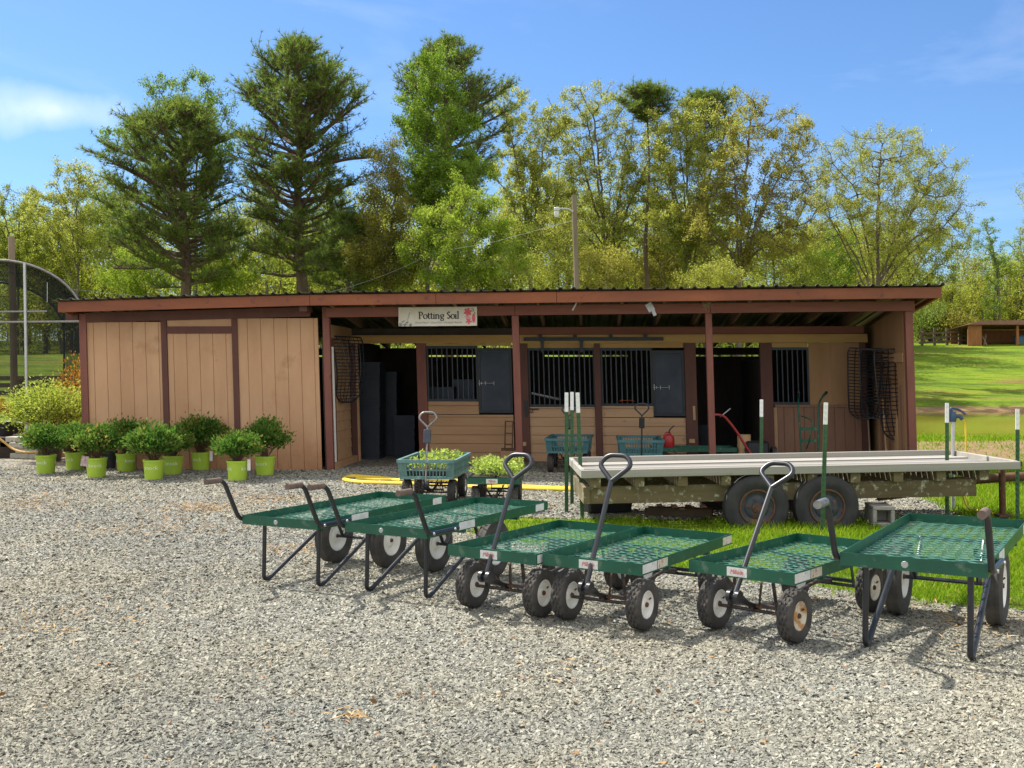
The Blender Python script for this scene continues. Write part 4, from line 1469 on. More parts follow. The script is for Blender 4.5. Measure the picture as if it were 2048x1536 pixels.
    flower(w * .385, h * .22, h * .23, 'petal', 6, .3)
    flower(w * .395, -h * .26, h * .17, 'petal', 5, 1.0)
    flower(w * .375, -h * .04, h * .13, 'petal2', 5, .6)
    flower(w * .405, -h * .10, h * .10, 'petal2', 5, .2)
    m = MB()
    for k, (cx, cz, l, a) in enumerate(((.455, .32, .26, 1.2), (.470, .18, .22, 1.9), (.440, .40, .18, .6))):
        cx, cz, l = cx * w, cz * h, l * h
        d, nn = Vector((math.cos(a), 0, math.sin(a))), Vector((-math.sin(a), 0, math.cos(a)))
        cc = Vector((cx, -.0045, cz))
        m.add([cc - d * l * .5, cc + nn * l * .16, cc + d * l * .4, cc - nn * l * .16], [(0, 1, 2, 3)])
    m.build('printed_leaves', M['green_ink'], S)
    m = MB()
    cc = Vector((w * .458, -.0045, -h * .10))
    m.add([cc + Vector((math.cos(t) * w * .022, 0, math.sin(t) * h * .24)) for t in np.linspace(0, 2 * math.pi, 12)[:-1]], [tuple(range(11))])
    m.build('printed_bud', M['petal'], S)
    # grey sketch of a bed with a tool standing in it, lower left
    m = MB()
    for k in range(46):
        cx = -w * .49 + w * .16 * rng.random() ** 1.1
        top = -h * .44 + h * .26 * max(0, 1 - abs(cx + w * .42) / (w * .11))
        cz = -h * .485 + (top + h * .485) * rng.random()
        r = h * (.012 + .03 * rng.random())
        m.add([(cx + r * math.cos(t) * 1.3, -.004 - .00002 * k, cz + r * math.sin(t)) for t in (0, 1.1, 2.2, 3.3, 4.4, 5.4)], [tuple(range(6))])
    m.bar((-w * .385, -.006, -h * .20), (-w * .355, -.006, h * .22), .006, .001, (0, 1, 0))
    m.build('printed_sketch', M['ink_grey'], S)


# ------------------------------------------------------------------ carts
def tyre_mesh(mb, Rr, wd, rim, n=64, blocks=True, mi=0):
    """tyre round the x axis with raised tread blocks"""
    prof = []
    hw = wd / 2
    prof += [(rim, -hw * .72), (rim + (Rr - rim) * .30, -hw * .98), (rim + (Rr - rim) * .62, -hw * 1.0), (Rr * .955, -hw * .86)]
    tb = len(prof)
    xs = [-.72, -.44, -.40, -.10, -.06, .06, .10, .40, .44, .72] if blocks else [-.72, -.50, -.46, -.22, -.18, .18, .22, .46, .50, .72]
    prof += [(Rr, hw * q) for q in xs]
    te = len(prof)
    prof += [(Rr * .955, hw * .86), (rim + (Rr - rim) * .62, hw * 1.0), (rim + (Rr - rim) * .30, hw * .98), (rim, hw * .72)]
    base = len(mb.V)
    k = len(prof)
    for i in range(n):
        t = 2 * math.pi * i / n
        for j, (r, x) in enumerate(prof):
            q = r
            if tb <= j < te:
                band = (j - tb) // 2
                if blocks:
                    if (i + band * 2) % 4 == 0:
                        q = r * .935
                elif (j - tb) in (1, 2, 3, 4, 5, 6, 7, 8) and (j - tb) % 4 in (1, 2):
                    q = r * .975
            if j in (tb - 1, te) and blocks and i % 4 in (0,):
                q = r * .985
            mb.V.append((x, q * math.cos(t), q * math.sin(t)))
    for i in range(n):
        i2 = (i + 1) % n
        for j in range(k - 1):
            mb.F.append((base + i * k + j, base + i * k + j + 1, base + i2 * k + j + 1, base + i2 * k + j))
            mb.M.append(mi)


def wheel(parent, c, Rr, wd, rim, blocks=True, rimmat='rim', tyremat='tyre', side=1):
    m = MB()
    tyre_mesh(m, Rr, wd, rim, 64, blocks)
    w = m.build('wheel', M[tyremat], parent, True)
    w.location = c
    hw = wd / 2
    m = MB()
    for s in (-1, 1):
        pr = [(rim * 1.03, s * hw * .74), (rim * .97, s * hw * .80), (rim * .90, s * hw * .62), (rim * .80, s * hw * .40), (rim * .48, s * hw * .34), (rim * .40, s * hw * .52), (rim * .22, s * hw * .56), (.001, s * hw * .56)]
        m.lathe(pr, 28, axis='x')
    r = m.build('rim', M[rimmat], w, True)
    m = MB()
    m.lathe([(.001, -hw * .80), (.012, -hw * .80), (.016, -hw * .50), (.016, hw * .50), (.012, hw * .80), (.001, hw * .80)], 12, axis='x')
    m.tube([(hw * .45, rim * .62, .02), (hw * .70, rim * .64, .03)], .005, 6)
    m.build('hub', M['rust'], w, True)
    return w


def lattice(mb, x0, x1, y0, y1, z, px=.125, py=.070, w=.0066, t=.003):
    """expanded metal: two families of slanting strands clipped to the tray"""
    sl = py / px
    for sg in (1, -1):
        c = y0 - abs(sl) * (x1 - x0)
        while c < y1 + abs(sl) * (x1 - x0):
            pts = []
            # y = c + sg*sl*(x-x0)
            xa, xb = x0, x1
            ya, yb = c + (0 if sg > 0 else sl * (x1 - x0)), 0
            f = (lambda x: c + sl * (x - x0)) if sg > 0 else (lambda x: c + sl * (x1 - x))
            g = (lambda y: x0 + (y - c) / sl) if sg > 0 else (lambda y: x1 - (y - c) / sl)
            lo, hi = x0, x1
            for yy in (y0, y1):
                pass
            xs = sorted([g(y0), g(y1)])
            lo, hi = max(x0, xs[0]), min(x1, xs[1])
            if hi - lo > .004:
                zz = z + (.0015 if sg > 0 else -.0015)
                mb.bar((lo, f(lo), zz), (hi, f(hi), zz), w, t)
            c += py


def tray(parent, W, L, zt, lip=.065, mat='cart'):
    """shallow angle iron tray with a mesh floor; front edge at y = -L/2"""
    m = MB()
    th = .004
    x, y = W / 2, L / 2
    zb = zt - lip
    m.box(-x, x, -y, -y + th, zb, zt)
    m.box(-x, x, y - th, y, zb, zt)
    m.box(-x, -x + th, -y + th, y - th, zb, zt)
    m.box(x - th, x, -y + th, y - th, zb, zt)
    # inward flange under the mesh
    fl = .03
    m.box(-x + th, x - th, -y + th, -y + fl, zb, zb + th)
    m.box(-x + th, x - th, y - fl, y - th, zb, zb + th)
    m.box(-x + th, -x + fl, -y + fl, y - fl, zb, zb + th)
    m.box(x - fl, x - th, -y + fl, y - fl, zb, zb + th)
    for q in (-.22, .22):
        m.box(-x + th, x - th, q * L - .013, q * L + .013, zb - .022, zb - .001)
    o = m.build('tray', M[mat], parent)
    m = MB()
    lattice(m, -x + .006, x - .006, -y + .006, y - .006, zb + .011)
    m.build('mesh_floor', M['deck'], parent)
    return o


def loop_handle(parent, y, z, back, top, mat='tube', r=.0125, s=1.0, kink=0.0):
    """pull handle: straight tube from the pivot, then a rounded triangular loop"""
    p0 = Vector((0, y, z))
    d = Vector((0, back, top - z))
    L = d.length
    d.normalize()
    p1 = p0 + d * L
    d2 = (d + Vector((0, .12, .12))).normalized()
    m = MB()
    m.tube([p0, p0 + d * (L * .5), p1], r, 10)
    X = Vector((1, 0, 0))
    hw, hh = .112 * s, .165 * s
    pts = [p1, p1 - X * hw * .95 + d2 * hh * .62, p1 - X * hw * .55 + d2 * hh, p1 + X * hw * .55 + d2 * hh, p1 + X * hw * .95 + d2 * hh * .62, p1 + X * .004]
    m.tube(fillet(pts, .05 * s, 6), r, 10)
    o = m.build('pull_handle', M[mat], parent, True)
    return o


def make_wagon(name, label, W=.63, L=1.32, zt=.405, Rr=.142, wd=.088, back=.30, top=.80, sticker=True, rusty=False, handle=True, deck=True, track=.24, wb=1.0, group=None, ax=.0, hand_r=.0145, hs=1.0):
    T = thing(name, label, 'wagon', group=group)
    if deck:
        tray(T, W, L, zt)
    zb = zt - .065
    rim = Rr * .54
    yf, yr = -wb / 2 + ax, wb / 2 + ax
    for i, (x, y) in enumerate(((-track, yf), (track, yf), (-track, yr), (track, yr))):
        wheel(T, (x, y, Rr + .008), Rr, wd, rim, True, 'rim_rusty' if (rusty and i == 1) else 'rim')
    for y, nm in ((yf, 'front_axle'), (yr, 'rear_axle')):
        m = MB()
        m.tube([(-track, y, Rr), (track, y, Rr)], .010, 8)
        for x in (-track + .10, track - .10):
            m.bar((x, y, Rr), (x * .82, y, zb - .024), .03, .006, (1, 0, 0))
        m.bar((-track + .10, y, Rr + .03), (track - .10, y, Rr + .03), .022, .02)
        m.build(nm, M['tube'] if nm == 'rear_axle' else M['rusty_tube'], T, True)
    m = MB()
    m.tube(fillet([(0, yf - .02, Rr + .02), (0, yf + .2, Rr - .01), (0, yr - .16, Rr + .05), (0, yr - .02, Rr + .02)], .05), .012, 8)
    m.bar((.11, yf - .12, zb - .01), (.02, yf + .02, Rr), .024, .006, (1, 0, 0))
    m.bar((-.11, yf - .12, zb - .01), (-.02, yf + .02, Rr), .024, .006, (1, 0, 0))
    m.build('reach_bar', M['rusty_tube'], T)
    if handle:
        y0 = -L / 2 - .055
        m = MB()
        z0 = Rr + .10
        m.bar((0, y0 - .01, z0), (0, yf + .02, Rr + .015), .03, .022)
        m.lathe([(.001, -.035), (.034, -.035), (.034, -.014), (.016, -.012), (.016, .012), (.034, .014), (.034, .035), (.001, .035)], 14, (0, y0, z0 + .01), 'x')
        m.build('tongue', M['tube'], T, True)
        loop_handle(T, y0, z0 + .01, back, top, r=hand_r, s=hs)
    if sticker:
        m = MB()
        m.box(-.075, .045, -L / 2 - .0022, -L / 2 - .0004, zt - .058, zt - .010)
        st = m.build('name_sticker', M['sticker'], T)
        me = text_mesh('Millside', .036, .0004, .12, .92)
        me.materials.append(M['red_ink'])
        o = link('lettering', me, st)
        o.rotation_euler = (R(90), 0, 0)
        o.location = (-.015, -L / 2 - .003, zt - .034)
        o.scale = (.80, 1, 1)
        m = MB()
        m.box(W / 2 + .0004, W / 2 + .0022, -L / 2 + .01, -L / 2 + .19, zt - .056, zt - .008)
        m.build('side_sticker', M['sticker'], T)
        m = MB()
        m.box(W / 2 + .0004, W / 2 + .0022, -L / 2 + .20, -L / 2 + .33, zt - .056, zt - .008)
        m.build('side_sticker', M['sticker_mark'], T)
        m = MB()
        m.box(W / 2 + .0004, W / 2 + .0022, L / 2 - .16, L / 2 - .01, zt - .056, zt - .008)
        m.build('side_sticker', M['sticker_mark'], T)
    return T


def make_barrow(name, label, s=1.0, Rr=.20, group=None, gripmats=('grip', 'grip'), sticker=True):
    """flat two wheeled cart: tray, two handle tubes with grips, U shaped leg struts, two big wheels"""
    T = thing(name, label, 'cart', group=group)
    W, L, zt = .64, 1.66, .47
    tray(T, W, L, zt, .062)
    zb = zt - .062
    x, yf = W / 2, -L / 2
    ya = yf + .95
    tr = .245
    for sx in (-1, 1):
        wheel(T, (sx * tr, ya, Rr + .006), Rr, .092, Rr * .55, False)
        m = MB()
        X = sx * (x + .017)
        pts = [(X, yf + .34, zb + .028), (X, yf - .01, zb + .03), (X, yf - .17, zt + .255), (X, yf - .31, zt + .255)]
        m.tube(fillet(pts, .055, 6), .0155, 10)
        h = m.build('handle', M['tube'], T, True)
        m = MB()
        m.tube([(X, yf - .20, zt + .256), (X, yf - .335, zt + .256)], .0195, 12)
        m.build('grip', M[gripmats[0 if sx < 0 else 1]], h, True)
        m = MB()
        for yy in (yf + .03, yf + .28):
            m.lathe([(.001, 0), (.009, 0), (.009, .008), (.001, .008)], 8, (X + sx * .016 - (.008 if sx < 0 else 0), yy, zb + .03), 'x')
        m.build('bolt', M['galv'], h)
        m = MB()
        xl = sx * .232
        pts = [(xl, yf + .13, zb - .002), (xl, yf + .12, .018), (xl, yf + .18, .016), (xl, ya - .07, zb - .06), (xl, ya + .02, zb - .03)]
        m.tube(fillet(pts, .07, 6), .0145, 10)
        m.build('leg', M['tube'], T, True)
    m = MB()
    m.tube([(-tr, ya, Rr + .006), (tr, ya, Rr + .006)], .011, 8)
    for sx in (-1, 1):
        xx = sx * (tr - .085)
        m.tube(fillet([(xx, ya - .12, zb), (xx, ya, Rr - .01), (xx, ya + .20, zb)], .05), .012, 8)
    m.build('axle', M['tube'], T, True)
    if sticker:
        m = MB()
        m.box(x + .0005, x + .0025, yf + .38, yf + .58, zb + .006, zt - .006)
        m.build('side_sticker', M['sticker'], T)
        m = MB()
        m.box(x + .0005, x + .0025, L / 2 - .20, L / 2 - .07, zb + .006, zt - .006)
        m.build('side_sticker', M['sticker'], T)
        m = MB()
        m.lathe([(.001, 0), (.017, 0), (.015, .003), (.001, .003)], 9, (0, 0, 0), 'z')
        m.V = [(a - .03, yf - c, b + zt - .033) for a, b, c in m.V]
        m.build('bolt_cap', M['galv'], T)
    T.scale = (s, s, s)
    return T


def put(o, x, y, deg, z=0.0):
    o.location = (x, y, z + .012)
    o.rotation_euler = (0, 0, R(deg))
    return o


def build_carts():
    g4 = 'four wheeled green pull wagons in the front row'
    put(make_wagon('garden_wagon', 'green mesh pull wagon, left one of the touching pair', back=.30, top=.80, group=g4), .235, 6.85, -33)
    put(make_wagon('garden_wagon', 'green mesh pull wagon, right one of the touching pair', back=.30, top=.82, group=g4), .80, 6.53, -33)
    put(make_wagon('garden_wagon', 'green mesh pull wagon standing alone with one rusty yellowed front rim', back=.42, top=.80, group=g4, rusty=True), 1.655, 6.24, -41)
    g2 = 'flat two wheeled green carts'
    a = make_barrow('flatbed_cart', 'two wheeled green cart farthest left, its grips nearest the lime pots', group=g2)
    put(a, -1.19, 7.93, -27)
    b = make_barrow('flatbed_cart', 'two wheeled green cart between the leftmost cart and the touching wagon pair', group=g2)
    put(b, -.41, 7.55, -29)
    c = make_barrow('flatbed_cart', 'largest two wheeled green cart cut by the right edge of the picture', 1.10, .205, group=g2, gripmats=('worn', 'grip'))
    put(c, 2.47, 6.13, -31)
    # dead leaf on the right hand cart
    m = MB()
    m.add([(0, 0, 0), (.05, .012, .02), (.085, 0, .004), (.04, -.02, .01)], [(0, 1, 2, 3)])
    o = m.build('fallen_leaf', pm('dead_leaf', (.22, .09, .03), (.36, .17, .06), 40, rough=.8))
    p = at(1808, 1054, 6.95)
    o.location = (p.x, p.y, .46)
    tag(o, 'curled brown dead leaf lying in the far corner of the right hand cart', 'leaf')


def crate(parent, W, L, z0, h, mat):
    """slotted plastic box with flaring ribbed sides"""
    fl = .022
    x, y = W / 2, L / 2
    m = MB()
    m.box(-x + fl, x - fl, -y + fl, y - fl, z0, z0 + .02)

    def side(a, b, oa, ob):
        # a,b bottom corners; oa,ob top corners
        a, b, oa, ob = map(Vector, (a, b, oa, ob))
        n = max(6, int((b - a).length / .035))
        m.bar(oa, ob, .035, .035)
        m.bar(a, b, .02, .03)
        m.bar(a.lerp(oa, .45), b.lerp(ob, .45), .008, .012)
        for i in range(n + 1):
            t = i / n
            m.bar(a.lerp(b, t), oa.lerp(ob, t), .012, .010, (b - a).normalized())
    B = [(-x + fl, -y + fl, z0 + .01), (x - fl, -y + fl, z0 + .01), (x - fl, y - fl, z0 + .01), (-x + fl, y - fl, z0 + .01)]
    Tt = [(-x, -y, z0 + h), (x, -y, z0 + h), (x, y, z0 + h), (-x, y, z0 + h)]
    for i in range(4):
        j = (i + 1) % 4
        side(B[i], B[j], Tt[i], Tt[j])
    for i in range(4):
        bx, tx = Vector(B[i]), Vector(Tt[i])
        for j in ((i + 1) % 4, (i - 1) % 4):
            db, dt = (Vector(B[j]) - bx).normalized() * .07, (Vector(Tt[j]) - tx).normalized() * .07
            nrm = Vector((0, 0, 1)).cross(db).normalized() * .004
            m.add([bx, bx + db, tx + dt, tx], [(0, 1, 2, 3)])
    return m.build('crate_bed', M[mat], parent)


def make_crate_wagon(label, mat, s=1.0, kink=0.0, back=.12, top=.78, group=None, Rr=.135):
    T = make_wagon('crate_wagon', label, W=.6, L=1.10, zt=.36, Rr=Rr, back=back, top=top, sticker=False, deck=False, wb=.72, track=.255, group=group, hand_r=.011)
    crate(T, .62, 1.15, .30, .19, mat)
    m = MB()
    y0 = -.55 - .055
    d = Vector((0, back, top - (Rr + .11))).normalized()
    p = Vector((0, y0, Rr + .11)) + d * .52
    m.bar(p - d * .075, p + d * .075, .075, .055, (0, 1, 0))
    m.build('handle_clamp', M['black_metal'] if kink else M['bar'], T, bevel=.006)
    if not kink:
        for o in KIDS[T.name]:
            if o.name.startswith('pull_handle'):
                o.data.materials[0] = M['worn']
    return T


def seedling_tray(label, loc, rz, W, L, n, hgt, seed, group):
    rng = np.random.default_rng(seed)
    T = thing('seedling_tray', label, 'plant tray', loc, rz, group)
    m = MB()
    h = .055
    x, y = W / 2, L / 2
    m.box(-x, x, -y, -y + .008, 0, h)
    m.box(-x, x, y - .008, y, 0, h)
    m.box(-x, -x + .008, -y + .008, y - .008, 0, h)
    m.box(x - .008, x, -y + .008, y - .008, 0, h)
    m.box(-x + .008, x - .008, -y + .008, y - .008, .005, h - .012)
    k = max(2, int(W / .07))
    for i in range(1, k):
        xx = -x + W * i / k
        m.box(xx - .003, xx + .003, -y + .009, y - .009, h - .013, h - .002)
    m.build('tray_shell', M['black_pot'], T)
    m = MB()
    m.box(-x + .01, x - .01, -y + .01, y - .01, h - .010, h - .005)
    m.build('soil', M['soil'], T)
    px = rng.uniform(-x * .95, x * .95, n)
    py = rng.uniform(-y * .95, y * .95, n)
    C, D = [], []
    P0, P1 = [], []
    for a, b in zip(px, py):
        hh = hgt * (.6 + .6 * rng.random())
        top = np.array([a + rng.normal(0, .02), b + rng.normal(0, .02), h + hh])
        P0.append((a, b, h - .01))
        P1.append(top)
        q = 13
        t = rng.random((q, 1)) ** .5
        base = np.array([a, b, h])
        d = unit(rng.normal(0, 1, (q, 3)) * np.array([1, 1, .5]))
        C.append(base * (1 - t) + top * t + d * .022)
        D.append(d)
    C, D = np.concatenate(C), np.concatenate(D)
    s = .034 * (.6 + .7 * rng.random(len(C)))
    link('seedlings', np_mesh('seedlings', leaf_quads(rng, C, s * 1.3, s * .6, 0, D + np.array([0, 0, .25])), 4, G['seed'], rng.random(len(C))), T)
    return T


def build_crate_wagons():
    g = 'plastic crate wagons'
    w = make_crate_wagon('pale teal crate wagon on the open gravel, its crate filled with seedlings', 'teal_pale', back=.11, top=.86, group=g)
    put(w, -.87, 12.15, -6)
    seedling_tray('tray of pale green seedlings standing in the front of the teal crate wagon', (-.90, 11.93, .345), R(-6), .50, .46, 46, .11, 3, 'seedling trays')
    seedling_tray('tray of pale green seedlings at the back of the teal crate wagon', (-.85, 12.44, .345), R(-6), .50, .46, 46, .15, 4, 'seedling trays')
    w = make_wagon('garden_wagon', 'small green wagon carrying black seedling trays behind the two wheeled carts', W=.55, L=1.0, zt=.355, Rr=.125, handle=False, wb=.7, track=.2, group='four wheeled green pull wagons in the front row')
    put(w, -.16, 11.62, -4)
    w['group'] = 'small wagons by the shed'
    seedling_tray('black tray of leafy seedlings at the left front of the small green wagon', (-.295, 11.36, .325), R(-4), .25, .46, 40, .15, 6, 'seedling trays')
    seedling_tray('black tray of leafy seedlings at the right front of the small green wagon', (-.02, 11.34, .318), R(-4), .25, .46, 40, .13, 7, 'seedling trays')
    seedling_tray('black tray of leafy seedlings at the rear of the small green wagon', (-.13, 11.86, .325), R(-4), .50, .46, 60, .14, 8, 'seedling trays')
    w = make_crate_wagon('empty teal crate wagon in front of the pale board sliding stall door', 'teal', back=.30, top=.82, kink=1, group=g)
    put(w, .86, 15.95, -7)
    w = make_crate_wagon('empty teal crate wagon beside the red fuel can', 'teal', back=-.10, top=.86, kink=1, group=g)
    put(w, 1.86, 15.6, -4)


# ------------------------------------------------------------------ trailer
def build_trailer():
    T = thing('flatbed_trailer', 'long flatbed farm trailer with bleached grey deck boards on two axles', 'trailer', (.645, 10.0, .548))
    T.rotation_euler = (0, -.0182, .022)
    L, D = 4.16, 1.46
    n = 10
    rng = random.Random(3)
    th = .075
    for i in range(n):
        y0 = .045 + (D - .09) * i / n
        y1 = .045 + (D - .09) * (i + 1) / n - .028
        m = MB()
        z = -.040 + rng.uniform(-.009, .007)
        m.box(.042, L - .05, y0, y1, z - .036, z)
        m.build('deck_board', M['grey_wood'], T, bevel=.003)
    for nm, b in (('edge_board', (0, L, -.002, .040, -th, 0)), ('edge_board', (0, L - .05, D - .04, D, -th, .01)), ('end_board', (0, .04, .042, D - .042, -th, .004)), ('end_board', (L - .048, L - .006, .042, D - .042, -th, .006))):
        m = MB()
        m.box(*b)
        m.build(nm, M['grey_wood_side'] if b[2] < .01 or b[3] > 1.4 else M['grey_wood'], T, bevel=.004)
    for i in range(10):
        x = .10 + i * .41
        m = MB()
        m.box(x, x + .09, .05, D - .05, -.172, -.083)
        m.build('cross_joist', M['lichen'], T)
    for y in (.14, D - .22):
        m = MB()
        m.box(.08, L - .36, y, y + .085, -.335, -.174)
        m.build('main_beam', M['lichen'], T, bevel=.004)
    m = MB()
    m.box(.03, .09, .12, D - .12, -.33, -.174)
    m.build('end_beam', M['lichen'], T)
    for xc, zc in ((1.66, .195), (2.325, .195)):
        zl = zc - (.548 + .0182 * xc)
        for y in (.10, D - .12):
            m = MB()
            tyre_mesh(m, .30, .19, .165, 64, False)
            w = m.build('wheel', M['old_tyre'], T, True)
            w.location = (xc, y, zl)
            w.rotation_euler = (0, 0, R(90))
            m = MB()
            hw = .095
            for s in (-1, 1):
                m.lathe([(.170, s * hw * .76), (.160, s * hw * .86), (.150, s * hw * .60), (.118, s * hw * .45), (.100, s * hw * .62), (.052, s * hw * .66), (.048, s * hw * .9), (.001, s * hw * .92)], 28, axis='x')
            m.build('rim', M['old_rim'], w, True)
            m = MB()
            for s in (-1, 1):
                m.lathe([(.172, s * hw * .79), (.168, s * hw * .90), (.156, s * hw * .90), (.152, s * hw * .70)], 28, axis='x')
                m.lathe([(.001, s * hw * .99), (.030, s * hw * .97), (.036, s * hw * .86)], 12, axis='x')
                for k in range(5):
                    a = k * 2 * math.pi / 5
                    m.lathe([(.001, s * hw * .80), (.008, s * hw * .79), (.009, s * hw * .62)], 6, (0, .075 * math.cos(a), .075 * math.sin(a)), 'x')
            m.build('hub', M['rust'], w, True)
        m = MB()
        m.tube([(xc, .0, zl), (xc, D, zl)], .032, 8)
        m.build('axle', M['rust'], T, True)
    m = MB()
    m.tube([(2.75, .75, -.325), (L + .25, .75, -.225), (L + 1.5, .75, -.20)], .045, 12)
    m.tube([(2.9, .28, -.36), (L - .3, .70, -.34)], .02, 8)
    m.build('tongue', M['rust'], T, True)
    m = MB()
    zl = -.548 - .0182 * 4.35
    m.tube([(4.28, .62, -.12), (4.28, .62, zl + .05)], .032, 10)
    m.box(4.22, 4.34, .56, .68, zl + .02, zl + .045)
    m.tube([(4.28, .62, -.12), (4.28, .62, -.06), (4.34, .60, -.05), (4.44, .55, -.10)], .010, 6)
    m.tube([(4.44, .55, -.10), (4.44, .55, -.05)], .012, 6)
    m.build('jack_stand', M['rust'], T, True)

    # concrete block by the wheel
    p = gp(1763, 1056)
    C = thing('concrete_block', 'hollow concrete block lying by the trailer wheel', 'block', (3.50, 10.05, .012), R(-6))
    m = MB()
    w, d, h = .20, .36, .19
    m.box(-w / 2, w / 2, 0, d, 0, .035)
    m.box(-w / 2, w / 2, 0, d, h - .035, h)
    m.box(-w / 2, -w / 2 + .035, 0, d, .036, h - .036)
    m.box(w / 2 - .035, w / 2, 0, d, .036, h - .036)
    m.box(-w / 2 + .036, w / 2 - .036, d / 2 - .02, d / 2 + .02, .036, h - .036)
    m.build('block_body', M['concrete'], C, bevel=.006)
    # black tub under the rear
    p = at(1215, 1003, 11.0)
    C = thing('plastic_tub', 'black plastic tub lying under the left end of the trailer', 'tub', (p.x, 11.15, .012), R(12))
    m = MB()
    m.hexa([(-.22, -.15, 0), (.22, -.15, 0), (.22, .15, 0), (-.22, .15, 0), (-.25, -.18, .14), (.25, -.18, .16), (.25, .18, .16), (-.25, .18, .14)])
    m.build('tub_body', M['black_pot'], C, bevel=.02)
    m = MB()
    for q in (-.18, .18):
        m.box(-.27, .27, q - .012, q + .012, .155, .175)
    for q in (-.26, .26):
        m.box(q - .012, q + .012, -.169, .169, .155, .175)
    m.build('rim', M['black_pot'], C)
    # broken pallet boards
    C = thing('broken_pallet', 'broken rusty brown pallet slats on the ground under the trailer', 'pallet', (1.62, 10.75, .012), R(-8))
    for k, (x0, y0, x1, y1, z) in enumerate(((-.28, 0, .38, -.06, .05), (-.25, .14, .40, .10, .05))):
        m = MB()
        m.bar((x0, y0, z), (x1, y1, z), .035, .075)
        m.build('rail', M['fence_wood'], C)
    for k in range(4):
        m = MB()
        x = -.12 + k * .145
        m.bar((x, -.06, .098), (x - .02, .18, .098), .055, .018)
        m.build('slat', M['rust'], C)


# ------------------------------------------------------------------ posts
def build_tposts():
    sp = [(1133, 1028, 785, 0, 'green studded fence post with white tip, left one of the group of three'),
          (1144, 1010, 784, 0, 'green fence post with white tip, rearmost of the group of three'),
          (1165, 1041, 785, -10, 'green fence post with white tip leaning left, nearest of the group of three'),
          (1523, 1000, 799, 0, 'smooth green fence post with white tip before the dark right hand bay'),
          (1645, 1022, 805, 7, 'green studded fence post with white tip before the right hand trailer wheel'),
          (1894, 1033, 806, 0, 'green fence post with white tip beside the blue yard hydrant'),
          (2035, 1046, 818, 0, 'green fence post with white tip at the right edge of the picture')]
    for px, pb, pt, lean, lab in sp:
        p = gp(px, pb)
        if px == 1645:
            p = at(px, 0, 9.75)
        h = HC - (pt - YH) / F * p.y
        T = thing('fence_post', lab, 'post', (p.x, p.y, 0), R(20 + px % 30), 'green steel fence posts')
        dx = lean / F * p.y
        for nm, a, b, mt in (('post_shaft', -.08, h - .20, 'tgreen'), ('white_tip', h - .20, h, 'tip')):
            m = MB()
            m.box(-.019, .019, -.003, .003, a, b)
            m.box(-.003, .003, .0031, .030, a, b)
            if nm == 'post_shaft' or True:
                z = max(a, .05)
                while z < b - .03:
                    m.box(-.007, .007, -.012, -.0031, z, z + .018)
                    z += .054
            m.build(nm, M[mt], T)
        T.rotation_euler = (0, math.atan2(dx, h), 0)
        T.rotation_euler.z = 0


# ------------------------------------------------------------------ potted shrubs
def knock_mesh(r, z, a0, size):
    """printed word wrapped round the pot; r: radius at height z"""
    me = text_mesh('knock', size, .0004, 0, 1.05)
    for v in me.vertices:
        x, y, d = v.co
        a = a0 + x / r
        rr = r + .0012 + d + y * .10
        v.co = (math.sin(a) * rr, -math.cos(a) * rr, z + y)
    me.materials.append(M['ink_white'])
    return me


